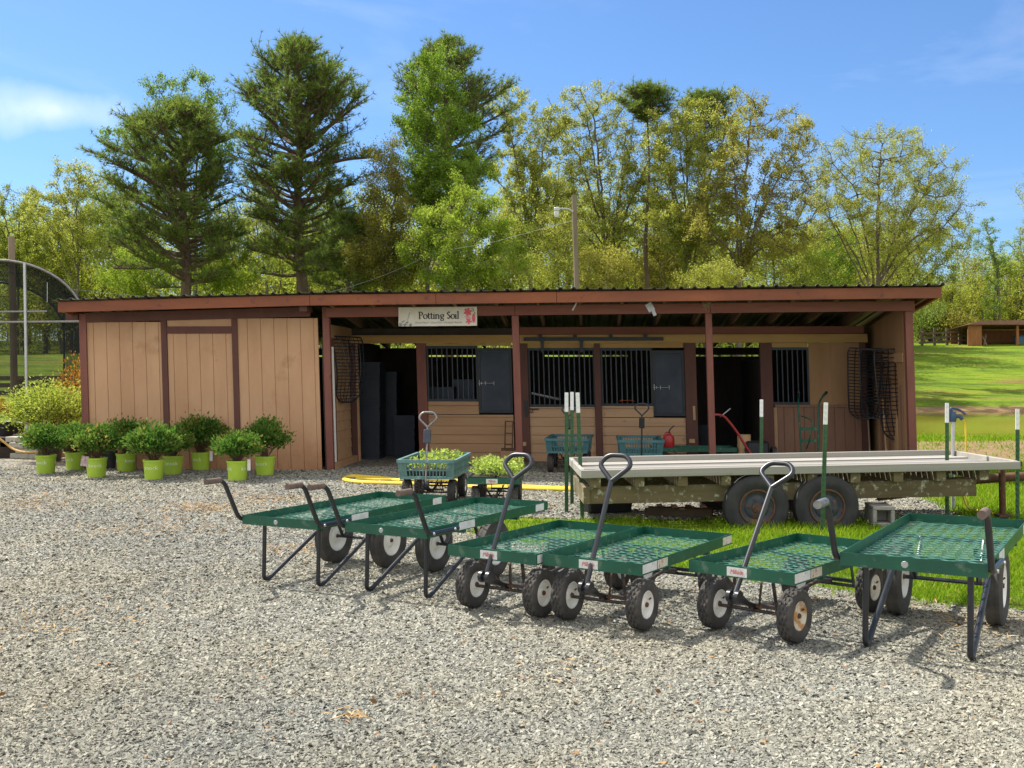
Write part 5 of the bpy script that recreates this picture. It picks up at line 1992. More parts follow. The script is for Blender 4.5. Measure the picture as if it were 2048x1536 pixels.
def build_pots():
    Rb, Rt, hp = .118, .143, .265

    def proto_pot(T, ang):
        m = MB()
        m.lathe([(.001, 0), (Rb, 0), (Rb + .002, .012), (Rt - .004, hp - .03), (Rt + .004, hp - .028), (Rt + .006, hp), (Rt - .004, hp), (Rt - .010, hp - .03)], 32)
        m.build('pot', M['lime_pot'], T, True)
        m = MB()
        m.lathe([(.001, hp - .018), (Rt - .009, hp - .028)], 24)
        m.build('soil', M['soil'], T)
        zz = hp * .60
        rz = Rb + (Rt - Rb) * .60
        link('lettering', knock_mesh(rz, zz, ang, .075), T)
        link('lettering', knock_mesh(rz, zz, ang + 2.4, .075), T)
    shapes = [(.37, .36, .30, .27, 2300), (.34, .34, .27, .23, 2100), (.41, .38, .33, .30, 2600), (.35, .34, .28, .24, 2200)]
    proto = []
    for i, (rx, ry, rz, cz, n) in enumerate(shapes):
        rng = np.random.default_rng(60 + i)
        P0, P1, Lf, rr = bush_leaves(rng, n * 2, rx, ry, rz, cz, .056, 46)
        wood = np_mesh('branches', tubes_np(P0, P1, np.full(len(P0), .006), np.full(len(P0), .0035), 4), 4, M['stem'])
        leaf = np_mesh('foliage', Lf, 4, G['rose'], rr)
        proto.append((wood, leaf))
    pots = [(92, 948, 0, .98, .5, 'rose shrub in a lime pot, leftmost of the row in front of the chartreuse bush'),
            (150, 941, 1, .95, .2, 'rose shrub in a lime pot, second from the left and set a little back'),
            (193, 955, 3, 1.0, .9, 'rose shrub in a lime pot with a coloured photo tag on its left side'),
            (252, 944, 2, .98, -.8, 'rose shrub in a lime pot just right of the one with the photo tag'),
            (284, 934, 0, .98, -1.2, 'rose shrub in a lime pot mostly hidden at the back of the group'),
            (308, 960, 1, 1.06, .6, 'rose shrub in a lime pot at the front middle of the group'),
            (346, 950, 3, .90, .7, 'rose shrub in a lime pot, low one tucked right of the front middle one'),
            (402, 941, 2, 1.06, .2, 'largest rose shrub in a lime pot, white tag on its right rim by the door'),
            (475, 962, 1, 1.0, -.5, 'low round rose shrub in a lime pot, front one of the right hand two'),
            (530, 951, 0, .98, .3, 'rose shrub in a lime pot, rightmost of the row, standing alone')]
    for i, (px, pb, k, s, ang, lab) in enumerate(pots):
        p = gp(px, pb)
        T = thing('potted_shrub', lab, 'potted plant', (p.x, p.y, .014), 0, 'shrubs in lime green pots')
        proto_pot(T, ang - p.x / p.y * -1.0 - .3)
        w, l = proto[k]
        for nm, me in (('branches', w), ('foliage', l)):
            o = link(nm, me, T)
            o.location = (0, 0, hp - .02)
            o.rotation_euler = (0, 0, i * 1.9)
            o.scale = (s * .86, s * .86, s * (.80 + .05 * (i * 7 % 4)))
        if px in (402, 475):
            m = MB()
            m.box(Rt + .008, Rt + .05, -.07, -.067, hp - .13, hp + .02)
            m.build('plant_tag', M['tip'], T)
        if px == 193:
            m = MB()
            m.bar((-.11, -.115, hp + .03), (-.13, -.118, hp - .11), .10, .002, (0, 1, 0))
            m.build('plant_tag', pm('photo_tag', (.55, .52, .5), (.30, .10, .14), 24, rough=.4), T)
    # chartreuse bush in a black pot
    p = gp(98, 918)
    p.y = 17.6
    p.x = (100 - CX) / F * p.y
    T = thing('potted_bush', 'large chartreuse green bush in a black pot left of the shed corner', 'potted plant', (p.x, p.y, .012))
    m = MB()
    m.lathe([(.001, 0), (.17, 0), (.21, .28), (.225, .28), (.225, .31), (.205, .31), (.2, .27), (.001, .27)], 28)
    m.build('pot', M['black_pot'], T, True)
    rng = np.random.default_rng(81)
    P0, P1, Lf, rr = bush_leaves(rng, 10500, .68, .55, .52, .50, .045, 150, .3, .15)
    o = link('branches', np_mesh('branches', tubes_np(P0, P1, np.full(len(P0), .006), np.full(len(P0), .003), 4), 4, M['stem']), T)
    o.location.z = .26
    o = link('foliage', np_mesh('foliage', Lf, 4, G['spirea'], rr), T)
    o.location.z = .26
    # orange twiggy shrub behind it
    T = thing('orange_shrub', 'orange leaved twiggy shrub at the left corner of the shed', 'shrub', ((150 - CX) / F * 19.5, 19.5, 0))
    rng = np.random.default_rng(83)
    P0, P1, Lf, rr = bush_leaves(rng, 2600, .42, .42, .85, .78, .05, 46)
    link('branches', np_mesh('branches', tubes_np(P0, P1, np.full(len(P0), .007), np.full(len(P0), .003), 4), 4, M['stem']), T)
    link('foliage', np_mesh('foliage', Lf, 4, G['orange'], rr), T)
    # spare black pots
    for px, pb, Y, s, lab in ((222, 930, 16.3, .95, 'empty black nursery pot half hidden between the lime pots'), ):
        p = at(px, 0, Y)
        T = thing('nursery_pot', lab, 'pot', (p.x, Y, .012))
        m = MB()
        m.lathe([(.001, 0), (.12, 0), (.15, .26), (.157, .26), (.157, .28), (.14, .28), (.13, .02), (.001, .02)], 24)
        m.build('pot_body', M['black_pot'], T, True)
    # block wall with pots and reddish shrubs on it, far left
    B = thing('block_wall', 'low curved wall of pale blocks at the left edge of the gravel', 'wall', (0, 0, 0))
    for row in range(4):
        for k in range(7):
            a = .20 * k + (.10 if row % 2 else 0)
            X = -8.75 + a * 1.0 + .0 * row
            Yb = 18.0 + .06 * (k - 5) ** 2 * .2 - .02 * row
            m = MB()
            if X > -7.85:
                continue
            m.box(X, X + .193, Yb, Yb + .25, .012 + row * .092, .012 + row * .092 + .088)
            m.build('wall_block', M['block'], B, bevel=.008)
    B.location = (0, 0, 0)
    m = MB()
    m.box(-9.9, -7.95, 18.26, 20.6, -.05, .36)
    m.build('planting_bed', M['soil'], B)
    for px, Y, zz, lab, s in ((10, 18.9, .37, 'black pot with a reddish plant on the block wall at the left edge', .9), (34, 19.6, .37, 'smaller dark pot plant behind the left edge pot', .7)):
        p = at(px, 0, Y)
        T = thing('potted_plant', lab, 'potted plant', (p.x, Y, zz))
        m = MB()
        m.lathe([(.001, 0), (.15 * s, 0), (.2 * s, .25 * s), (.21 * s, .27 * s), (.17 * s, .25 * s), (.001, .22 * s)], 20)
        m.build('pot', M['black_pot'], T, True)
        rng = np.random.default_rng(int(px) + 5)
        P0, P1, Lf, rr = bush_leaves(rng, 900, .26 * s, .26 * s, .26 * s, .24, .05, 20)
        o = link('foliage', np_mesh('foliage', Lf, 4, G['orange'] if s > .8 else G['rose'], rr), T)
        o.location.z = .2 * s
    # tan hose over the wall
    m = MB()
    pts = [at(-14, 868, 17.75), at(8, 884, 17.72), at(22, 896, 17.7), at(38, 903, 17.6), at(60, 905, 17.4), at(75, 903, 17.3)]
    pts = [Vector((q.x, q.y, max(q.z, .03))) for q in pts]
    m.tube(fillet(pts, .2, 4), .018, 8)
    tag(m.build('garden_hose', M['tan_hose'], None, True), 'tan hose drooping over the block wall at the left edge', 'hose')
    # low timber edging
    m = MB()
    m.bar(gp(70, 920) + Vector((0, .5, .05)), gp(190, 918) + Vector((0, .3, .05)), .10, .09)
    tag(m.build('timber_edging', M['bare_wood'], None, bevel=.008), 'weathered timber lying behind the left lime pots', 'timber')


# ------------------------------------------------------------------ things in and round the shed
def wire_rack(name, label, loc, rot, W=.46, H=.95, nh=17, nv=4, bulge=.10, group=None):
    """hay rack: rounded wire frame that narrows and bulges, with cross wires"""
    T = thing(name, label, 'rack', loc, 0, group)
    T.rotation_euler = rot

    def pt(s, t):
        # s -1..1 across, t 0 (top)..1 (bottom)
        w = W / 2 * (1 - .28 * t) * (1 if t > .06 else .9 + 1.6 * t)
        if t > .86:
            w *= math.sqrt(max(.05, 1 - ((t - .86) / .155) ** 2))
        return Vector((s * w, -bulge * math.sin(math.pi * min(1, t)) * (1 - .35 * s * s), -H * t))
    m = MB()
    left = [pt(-1, i / 24) for i in range(25)]
    right = [pt(1, i / 24) for i in range(25)]
    m.tube(left + right[::-1], .012, 6, closed=True)
    m.build('frame', M['black_metal'], T, True)
    m = MB()
    for i in range(1, nh):
        t = i / nh
        m.tube([pt(s, t) for s in (-1, -.5, 0, .5, 1)], .007, 4)
    for j in range(1, nv + 1):
        s = -1 + 2 * j / (nv + 1)
        m.tube([pt(s, i / 12) for i in range(13)], .007, 4)
    m.build('wire_grid', M['black_metal'], T, True)
    return T


def build_shed_things():
    VS = 1.7
    g = 'black wire racks hung on the shed walls'
    uR = sh(1822, 800, 0)[0]
    # right end wall: nested racks, turned towards the yard
    for (px, py, v, W, H, rz, ry, lab, nh) in (
            (1733, 697, 1.25, .56, 1.10, -22, 3, 'black wire rack leftmost of the nested racks on the right end wall', 22),
            (1757, 700, .95, .56, 1.05, -26, 2, 'black wire rack in the middle of the nested racks on the right end wall', 20),
            (1783, 698, .60, .52, 1.36, -30, -3, 'longest black wire rack nearest the right corner post of the shed', 21)):
        u, z = sh(px, py, v)
        p = shw(u, v, z)
        wire_rack('wire_rack', lab, p, (R(3), R(ry), R(rz)), W, H, nh, 4, .13, g)
    u, z = sh(690, 676, 1.0)
    p = shw(sh(657, 800, .06)[0] + .16, .72, 2.03)
    wire_rack('wire_rack', 'black wire rack hung just inside the left bay above the lap siding', p, (0, 0, R(62)), .80, 1.02, 20, 6, .10, g)

    # leaning tools at the right
    def pole(name, lab, cat, px0, py0, px1, py1, v0, v1, r, mat):
        a = shw(*([sh(px0, py0, v0)[0], v0, sh(px0, py0, v0)[1]]))
        b = shw(*([sh(px1, py1, v1)[0], v1, sh(px1, py1, v1)[1]]))
        m = MB()
        m.tube([a, a.lerp(b, .5), b], r, 8)
        return tag(m.build(name, M[mat], None, True), lab, cat)
    pole('tool_handle', 'thin grey tool handle leaning at the far corner of the right end wall', 'tool', 1734, 795, 1741, 930, 1.45, 1.25, .013, 'pole_wood')
    pole('tool_handle', 'pale wooden tool handle standing under the wire racks', 'tool', 1766, 795, 1775, 940, 1.0, .8, .017, 'bare_wood')
    pole('metal_rod', 'short pale metal rod leaning by the right corner post of the shed', 'rod', 1812, 866, 1802, 930, .5, .4, .007, 'galv')

    # green hand truck
    p = shw(sh(1622, 900, .75)[0], .75, 0)
    T = thing('hand_truck', 'green two handled hand truck standing before the brown wainscot of the shed', 'hand truck', (p.x, p.y, .012), R(8))
    m = MB()
    for s in (-1, 1):
        x = s * .15
        m.tube(fillet([(x * .8, .05, .05), (x, .08, .55), (x * 1.1, .12, 1.0), (x * 1.25 + s * .02, -.02, 1.14)], .08), .015, 8)
    m.build('frame', M['cart'], T, True)
    for s in (-1, 1):
        m = MB()
        m.tube([(s * .2 , .03, 1.105), (s * .225, -.045, 1.165)], .021, 8)
        m.build('grip', M['black_pot'], T, True)
    for z, y in ((.22, .065), (.42, .075), (.60, .085)):
        m = MB()
        m.box(-.15, .15, y - .006, y + .006, z - .025, z + .025)
        m.build('cross_bar', M['cart'], T)
    m = MB()
    m.tube(fillet([(-.13, .09, .80), (-.02, -.10, .74), (-.06, -.08, .45), (-.06, .05, .30)], .08), .010, 8)
    m.build('brace', M['cart'], T, True)
    m = MB()
    m.box(-.18, .18, -.18, .06, .03, .042)
    m.build('toe_plate', M['cart'], T)
    for s in (-1, 1):
        wheel(T, (s * .21, .12, .125), .12, .07, .06, False)

    # red tiller handles
    T = thing('garden_tiller', 'red bent tube handles of a machine parked in the dark right hand bay', 'machine', (0, 0, 0))
    P = lambda px, py, v: shw(sh(px, py, v)[0], v, sh(px, py, v)[1])
    for dv in (0, .35):
        m = MB()
        pts = [P(1426, 829, .55 + dv), P(1447, 830, .57 + dv), P(1470, 858, .62 + dv), P(1504, 912, .7 + dv)]
        m.tube(fillet(pts, .12, 6), .019, 10)
        m.build('handle', M['red_tube'], T, True)
    m = MB()
    m.tube([P(1440, 834, .6), P(1461, 817, .62)], .008, 6)
    m.build('lever', M['galv'], T, True)
    b = P(1510, 940, .9)
    m = MB()
    m.box(b.x - .15, b.x + .2, b.y - .1, b.y + .25, .15, .42)
    m.build('engine_housing', M['black_metal'], T, bevel=.03)
    for s in (-.12, .3):
        m = MB()
        tyre_mesh(m, .16, .08, .08, 32, True)
        w = m.build('wheel', M['tyre'], T, True)
        w.location = (b.x + s, b.y + .05, .17)
    # log
    p = P(1488, 892, 1.0)
    m = MB()
    m.lathe([(.001, 0), (.105, 0), (.10, .25), (.105, .50), (.001, .505)], 16, (p.x, p.y, .012))
    tag(m.build('wood_bolt', M['bare_wood'], None, True), 'upright cut log of pale wood in the dark right hand bay', 'log')
    # rolled mesh behind the jamb
    p = P(1405, 880, 1.95)
    T = thing('mesh_roll', 'roll of blue grey wire mesh standing behind the jamb of the right hand bay', 'roll', (p.x, p.y, .012))
    m = MB()
    for k in range(22):
        a = k * 2 * math.pi / 22
        for sg in (1, -1):
            m.tube([(.10 * math.cos(a + sg * t * .5), .10 * math.sin(a + sg * t * .5), t * .12) for t in range(6)], .004, 4)
    m.build('wire', M['bar'], T, True)
    # fuel can
    p = P(1337, 905, 1.2)
    T = thing('fuel_can', 'red plastic fuel can with a black spout beside a teal crate wagon', 'can', (p.x, p.y, .30), R(10))
    m = MB()
    m.lathe([(.001, 0), (.11, 0), (.125, .02), (.125, .17), (.10, .23), (.04, .25), (.035, .27), (.001, .27)], 20)
    m.build('can_body', M['red'], T, True)
    m = MB()
    m.tube(fillet([(0, 0, .26), (.02, -.01, .34), (.11, -.03, .42)], .04), .014, 8)
    m.build('spout', M['black_pot'], T, True)
    m = MB()
    m.tube(fillet([(-.08, 0, .22), (-.08, 0, .29), (.04, 0, .29), (.05, 0, .24)], .03), .012, 8)
    m.build('can_handle', M['red'], T, True)
    T.scale = (.74, .74, .80)
    # low green bench cart under it
    p = P(1385, 905, 1.15)
    w = make_wagon('garden_wagon', 'green flat wagon parked under the red fuel can by the stall jamb', W=.55, L=1.3, zt=.30, Rr=.11, handle=False, sticker=False, wb=.9, track=.2, group='small wagons by the shed')
    put(w, p.x, p.y, -92)
    # rusty dolly by the post
    p = P(1017, 900, 1.45)
    T = thing('rusty_dolly', 'small rusty dolly frame leaning on the left stall front behind the post', 'dolly', (p.x, p.y, .25), R(-6))
    m = MB()
    for s in (-.06, .06):
        m.tube([(s, 0, 0), (s, .1, .44)], .012, 6)
    for z in (.06, .24, .43):
        m.tube([(-.06, .1 * z / .44, z), (.06 if z < .4 else .09, .1 * z / .44, z)], .010, 6)
    m.build('frame', M['rust'], T, True)
    m = MB()
    m.box(-.11, .11, -.09, .02, -.02, .004)
    m.build('toe_plate', M['rust'], T)
    m = MB()
    p = P(1016, 915, 1.42)
    m.box(p.x - .12, p.x + .12, p.y - .05, p.y + .15, .012, .215)
    tag(m.build('wood_block', M['lap'], None, bevel=.006), 'square tan wood block under the rusty dolly', 'block')
    # orange cloth on the stall front
    rng = random.Random(5)
    p = shw(sh(1253, 804, VS)[0], VS - .03, sh(1253, 804, VS)[1])
    m = MB()
    nx, ny = 14, 6
    V = [(p.x + (i / (nx - 1) - .5) * .27, p.y + (j / (ny - 1) - .5) * .12, p.z + .012 + .04 * abs(mnoise.noise(Vector((i * .5, j * .7, 1)))) * math.sin(math.pi * j / (ny - 1)) + .012 * math.sin(math.pi * i / (nx - 1))) for j in range(ny) for i in range(nx)]
    m.add(V, [(j * nx + i, j * nx + i + 1, (j + 1) * nx + i + 1, (j + 1) * nx + i) for j in range(ny - 1) for i in range(nx - 1)])
    tag(m.build('cloth', M['orange_cloth'], None, True), 'crumpled orange red cloth lying on the rail of the barred stall', 'cloth')
    # stacks of black nursery trays in the left bay
    for px, v, w, hgt, lab in ((740, 2.35, .40, 1.62, 'tall stack of black nursery trays just inside the left bay'), (778, 3.1, .34, 1.45, 'darker stack of nursery trays deeper in the left bay'), (812, 2.9, .36, .72, 'low stack of black trays at the right of the left bay')):
        p = shw(sh(px, 850, v)[0], v, 0)
        T = thing('tray_stack', lab, 'tray stack', (p.x, p.y, .012), R(-4), 'stacks of nursery trays in the left bay')
        m = MB()
        z = 0
        rng = random.Random(px)
        while z < hgt:
            j = rng.uniform(-.006, .006)
            m.box(-w / 2 + j, w / 2 + j, -.26, .26, z, z + .030)
            m.box(-w / 2 + .008 + j, w / 2 - .008 + j, -.25, .25, z + .0305, z + .0395)
            z += .040
        m.build('stacked_trays', M['panel_metal'], T)
    # boxes in the stall behind the bars
    for px, v, x, w, h, lab in ((882, 2.6, 0, .42, 1.22, 'grey carton low behind the bars of the left stall'), (925, 3.0, 0, .40, 1.35, 'taller grey carton farther back behind the bars of the left stall')):
        p = shw(sh(px, 780, v)[0], v, 0)
        T = thing('storage_carton', lab, 'box', (p.x, p.y, .012), R(-4))
        m = MB()
        m.box(-w / 2, w / 2, -.2, .2, 0, h)
        m.box(-w / 2 - .004, w / 2 + .004, -.204, .204, h * .55, h * .57)
        m.build('carton', M['bar'], T, bevel=.008)
    # white slanted pipe in the middle stall
    a, b = P(1062, 786, 2.2), P(1120, 799, 2.6)
    m = MB()
    m.tube([a, b], .02, 8)
    tag(m.build('pipe', M['white'], None, True), 'white pipe slanting low behind the bars of the sliding stall door', 'pipe')
    # little nest of straw on the beam
    rng2 = np.random.default_rng(9)
    p = shw(sh(1415, 608, -.06)[0], -.05, sh(1415, 608, -.06)[1])
    n = 70
    P0 = np.array(p) + rng2.normal(0, 1, (n, 3)) * np.array([.035, .008, .03])
    P1 = P0 + rng2.normal(0, 1, (n, 3)) * np.array([.03, .01, .05])
    me = np_mesh('bird_nest', tubes_np(P0, P1, np.full(n, .003), np.full(n, .002), 4), 4, pm('straw', (.30, .24, .14), (.45, .38, .24), 30, rough=.9))
    tag(link('bird_nest', me), 'scrap of straw nest on top of the middle right shed post', 'nest')

    # yellow hoses on the gravel
    for k, (pts, lab) in enumerate((
            ([(1178, 986), (1100, 984), (1020, 981), (950, 980), (880, 975), (800, 972), (720, 970), (690, 966), (684, 961), (700, 957), (760, 961), (800, 966)], 'yellow hose looping across the gravel, ending in the leftmost bend'),
            ([(1165, 982), (1100, 980), (1030, 977), (960, 971), (905, 965), (850, 964), (760, 964), (712, 962)], 'inner yellow hose lying along the first across the gravel'),
            ([(1720, 996), (1800, 994), (1880, 996), (1926, 993)], 'thin yellow hose on the gravel beneath the trailer tongue'))):
        q = [gp(a, b) + Vector((0, 0, .03)) for a, b in pts]
        m = MB()
        for off in ((0, .06, .12) if k == 0 else (0, .05) if k == 1 else (0,)):
            m.tube(fillet([v + Vector((0, off, .004 * (off > 0))) for v in q], .35, 5), .016 if k < 2 else .010, 8)
        tag(m.build('yellow_hose', M['yellow_hose'], None, True), lab, 'hose', 'yellow hoses on the gravel')

    # yard hydrant
    p = gp(1906, 1000)
    p = at(1906, 0, 11.4)
    T = thing('yard_hydrant', 'blue headed yard hydrant with a yellow hose by the right hand fence posts', 'hydrant', (p.x, 11.4, 0))
    m = MB()
    m.tube([(0, 0, -.02), (0, 0, .95)], .020, 10)
    m.build('standpipe', M['galv'], T, True)
    m = MB()
    m.lathe([(.001, .94), (.030, .94), (.036, .97), (.036, 1.02), (.024, 1.05), (.001, 1.05)], 12)
    m.tube(fillet([(0, 0, 1.0), (.07, -.02, 1.0), (.09, -.02, .965)], .02), .020, 8)
    m.tube(fillet([(-.005, 0, 1.04), (-.03, 0, 1.09), (.06, 0, 1.075), (.13, -.01, 1.02)], .03), .012, 8)
    m.bar((-.05, 0, .94), (-.03, 0, 1.07), .02, .03)
    m.build('hydrant_head', pm('blue_cast_iron', (.02, .05, .10), (.035, .075, .14), 12, rough=.5), T, True)
    m = MB()
    m.tube(fillet([(.09, -.02, .97), (.125, -.02, .92), (.13, -.03, .55), (.08, -.04, .2), (.10, -.1, .03), (.2, -.5, .03)], .15), .011, 8)
    m.build('hose', M['yellow_hose'], T, True)


# ------------------------------------------------------------------ farther things
def build_far():
    # utility pole with lamp
    Y = 29.0
    p = at(1162, 600, Y)
    T = thing('light_pole', 'grey wooden utility pole with a yard lamp on a short arm behind the shed', 'light pole', (p.x, Y, tz(p.x, Y)))
    zt = HC - (390 - YH) / F * Y - tz(p.x, Y)
    dx = (1148 - 1162) / F * Y
    k = zt / (HC - (390 - YH) / F * Y - (HC - (580 - YH) / F * Y))
    m = MB()
    m.tube([(-dx * (k - 1) * .0, 0, 0), (dx * .5, 0, zt * .5), (dx, 0, zt)], [.085, .075, .065], 12)
    m.build('pole', M['pole_grey'], T, True)
    m = MB()
    za = HC - (420 - YH) / F * Y - tz(p.x, Y)
    xa = dx * za / zt
    m.tube(fillet([(xa - .05, -.08, za - .06), (xa - .18, -.1, za + .02), (xa - .42, -.12, za + .02)], .08), .025, 8)
    m.build('lamp_arm', M['galv'], T, True)
    m = MB()
    m.box(xa - .56, xa - .40, -.20, -.04, za - .05, za + .05)
    m.build('lamp_head', M['galv'], T, bevel=.02)
    m = MB()
    m.lathe([(.001, -.17), (.05, -.16), (.075, -.06), (.07, 0), (.001, 0)], 14, (xa - .49, -.12, za - .05))
    m.build('lamp_shade', M['white'], T, True)
    # wire
    m = MB()
    a, b = at(140, 578, 22), at(870, 505, 40)
    pts = [a.lerp(b, i / 14) + Vector((0, 0, -.9 * math.sin(math.pi * i / 14))) for i in range(15)]
    c2 = at(1150, 440, 29)
    pts2 = pts + [b.lerp(c2, .5) + Vector((0, 0, -.1)), c2]
    m.tube(pts2, .0035, 5)
    tag(m.build('overhead_wire', M['galv'], None, True), 'thin sagging wire from the hoop house towards the utility pole', 'wire')

    # hoop house at the left
    Yg = 21.5
    k = Yg / F
    T = thing('hoop_house', 'shade cloth hoop house with steel hoops, cut by the left edge of the picture', 'greenhouse', ((-8 - CX) * k, Yg, 0))
    rw = 178 * k
    zs = HC - (648 - YH) * k
    rz = HC - (520 - YH) * k - zs

    def hoop(y, ex=0.0):
        return [(rw * math.cos(a) - .5 * y, y, zs + rz * math.sin(a)) for a in np.linspace(0, math.pi, 25)]
    for y in (0, .16, 5.2):
        m = MB()
        m.tube([(rw - .5 * y, y, 0)] + hoop(y) + [(-rw - .5 * y, y, 0)], .024, 8)
        m.build('hoop', M['worn'] if y < 1 else M['black_metal'], T, True)
    m = MB()
    m.tube([((56 - (-8)) * k, -.02, 0), ((50 + 8) * k, -.02, HC - (527 - YH) * k)], .030, 8)
    m.build('end_post', M['galv'], T, True)
    m = MB()
    m.tube([(-rw, -.02, HC - (625 - YH) * k), ((95 + 8) * k, -.02, HC - (623 - YH) * k)], .018, 8)
    m.build('purlin', M['worn'], T, True)
    m = MB()
    m.tube([(-rw, .02, HC - (646 - YH) * k), (rw, .02, HC - (643 - YH) * k)], .024, 8)
    m.build('purlin', M['worn'], T, True)
    m = MB()
    m.tube([((95 + 8) * k, -.01, HC - (565 - YH) * k), ((95 + 8) * k, -.01, HC - (604 - YH) * k)], .006, 6)
    m.build('hook', M['galv'], T, True)
    for px, y in ((30, 3.0),):
        m = MB()
        x = (px - CX) * (Yg + y) / F - (-8 - CX) * k
        m.tube([(x, y, 0), (x - .08, y, 4.6)], [.085, .07], 10)
        m.build('wood_post', M['pole_wood'], T, True)
    # shade cloth: real fine net seen as a thin half open sheet
    mt, nt, out = new_mat('shade_cloth')
    d = nt.nodes.new('ShaderNodeBsdfDiffuse')
    d.inputs[0].default_value = (.018, .02, .022, 1)
    tr = nt.nodes.new('ShaderNodeBsdfTransparent')
    mx = nt.nodes.new('ShaderNodeMixShader')
    n = nz(nt, 1.2, 4, .6)
    f = ramp(nt, n, [(.3, (.52, .52, .52)), (.7, (.74, .74, .74))])
    nt.links.new(f, mx.inputs[0])
    nt.links.new(tr.outputs[0], mx.inputs[1])
    nt.links.new(d.outputs[0], mx.inputs[2])
    nt.links.new(mx.outputs[0], out.inputs[0])
    m = MB()
    H0, H1 = hoop(.0), hoop(5.2)
    V = [(a * 1.01, b, c + .03) for a, b, c in H0] + [(a * 1.01, b, c + .03) for a, b, c in H1]
    n_ = len(H0)
    m.add(V, [(i, i + 1, n_ + i + 1, n_ + i) for i in range(n_ - 1)])
    m.add([(rw * 1.01, 0, zs), (rw * 1.03, 0, .5), (rw * 1.03 - 2.6, 5.2, .5), (rw * 1.01 - 2.6, 5.2, zs)], [(0, 1, 2, 3)])
    m.build('shade_cloth', mt, T, True)
    m = MB()
    zb = HC - (786 - YH) * k
    E2 = [(q[0] * .995, q[1], q[2] - .01) for q in hoop(.08)] + [(-rw, .08, zb), (rw * .99, .08, zb - .15)]
    m.add(E2, [tuple(range(len(E2)))])
    m.build('end_net', mt, T)
    m = MB()
    for i in range(7):
        z0 = .25 + (zs - .3) * i / 7
        m.bar((rw + .05 + .02 * math.sin(i * 2), .02, z0), (rw + .05 + .02 * math.sin(i * 2 + 2), .02, z0 + (zs - .3) / 7), .09, .04, (0, 1, 0))
    m.build('gathered_net', M['black_pot'], T)

    # rail fence on the left rise
    Yf = 31.0
    kf = Yf / F
    rails_y = (757, 771, 786)
    T = thing('rail_fence', 'dark three rail wooden fence on the grass behind the hoop house', 'fence', (0, Yf, 0))
    for ry in rails_y:
        z = HC - (ry - YH) * kf
        m = MB()
        m.bar(((-90 - CX) * kf, 0, z), ((420 - CX) * kf, 0, z + .03), .03, .13, (0, 0, 1))
        m.build('rail', M['fence_wood'], T)
    for px in (-65, 38, 88, 180, 275, 370):
        x = (px - CX) * kf
        m = MB()
        m.box(x - .07, x + .07, .03, .15, tz(x, Yf) - .2, HC - (752 - YH) * kf)
        m.build('fence_post', M['fence_wood'], T)
    # far fence beside the run-in shed
    Yf = 88.0
    kf = Yf / F
    T = thing('rail_fence', 'distant dark rail fence left of the run-in shed on the hill', 'fence', (0, Yf, 0))
    for ry in (662, 671, 680):
        z = HC - (ry - YH) * kf
        m = MB()
        m.bar(((1838 - CX) * kf, 0, z - .25), ((1940 - CX) * kf, 0, z), .05, .16, (0, 0, 1))
        m.build('rail', M['fence_wood'], T)
    for px in (1845, 1870, 1895, 1920, 1938):
        x = (px - CX) * kf
        m = MB()
        m.box(x - .09, x + .09, .03, .2, tz(x, Yf) - .3, HC - (655 - YH) * kf)
        m.build('fence_post', M['fence_wood'], T)
    # run-in shed on the hill
    Yr = 86.0
    kr = Yr / F
    X0 = (1936 - CX) * kr
    zb = HC - (699 - YH) * kr
    T = thing('run_in_shed', 'small open fronted run-in shed with orange brown boards on the hill', 'shed', (X0, Yr, zb))
    h = 50 * kr
    m = MB()
    m.hexa([(0, .0, -.3), (1.1, -.02, -.3), (1.1, .10, -.3), (0, .12, -.3), (0, 0, h), (1.1, -.02, h), (1.1, .10, h), (0, .12, h)])
    m.build('wall', M['red_shed'], T)
    m = MB()
    m.box(1.0, 1.12, .12, 3.4, -.3, h)
    m.build('wall', M['inside'], T)
    m = MB()
    m.box(0, 7.5, 3.42, 3.5, -.3, h * .85)
    m.build('wall', M['red_shed'], T)
    m = MB()
    m.box(7.4, 7.5, 0, 3.4, -.3, h * .9)
    m.build('wall', M['red_shed'], T)
    m = MB()
    m.hexa([(-.2, -.3, h - .02), (7.8, -.3, h - .02), (7.8, 3.8, h - .28), (-.2, 3.8, h - .28), (.9, -.28, h + .30), (7.8, -.28, h + .36), (7.8, 3.8, h - .2), (.9, 3.8, h - .2)])
    m.build('roof', M['red_roof'], T)
    for x in (4.0, 5.6):
        m = MB()
        m.box(x - .1, x + .1, 0, .2, -.3, h - .03)
        m.build('post', M['red_shed'], T)
    m = MB()
    m.bar((1.5, .6, 0), (1.9, 1.0, 1.3), .12, .04)
    m.bar((1.9, .5, 0), (1.6, 1.0, 1.1), .12, .04)
    tag(m.build('plank', M['pole_wood'], T))
    m = MB()
    m.box(X0 + 4.2, X0 + 5.3, Yr + .8, Yr + 1.3, zb - .1, zb + 1.2)
    tag(m.build('plastic_barrel', M['blue'], None, bevel=.15), 'blue plastic container standing inside the run-in shed', 'container')
    # dark evergreens by the end of the shed
    for i, (px, Yv, sx, h, lab) in enumerate(((1862, 94, 2.4, 3.4, 'dark evergreen bush just right of the shed roof end'), (1902, 93, 2.2, 2.8, 'grey green bush left of the distant fence'))):
        x = (px - CX) / F * Yv
        T = thing('evergreen_bush', lab, 'bush', (x, Yv, tz(x, Yv)))
        rng = np.random.default_rng(90 + i)
        P0, P1, Lf, rr = bush_leaves(rng, 7000, sx, sx, h * .62, h * .36, .20, 70)
        link('branches', np_mesh('branches', tubes_np(P0, P1, np.full(len(P0), .02), np.full(len(P0), .01), 4), 4, M['barkd']), T)
        link('foliage', np_mesh('foliage', Lf, 4, G['pine'] if i == 0 else G['cedar'], rr), T)


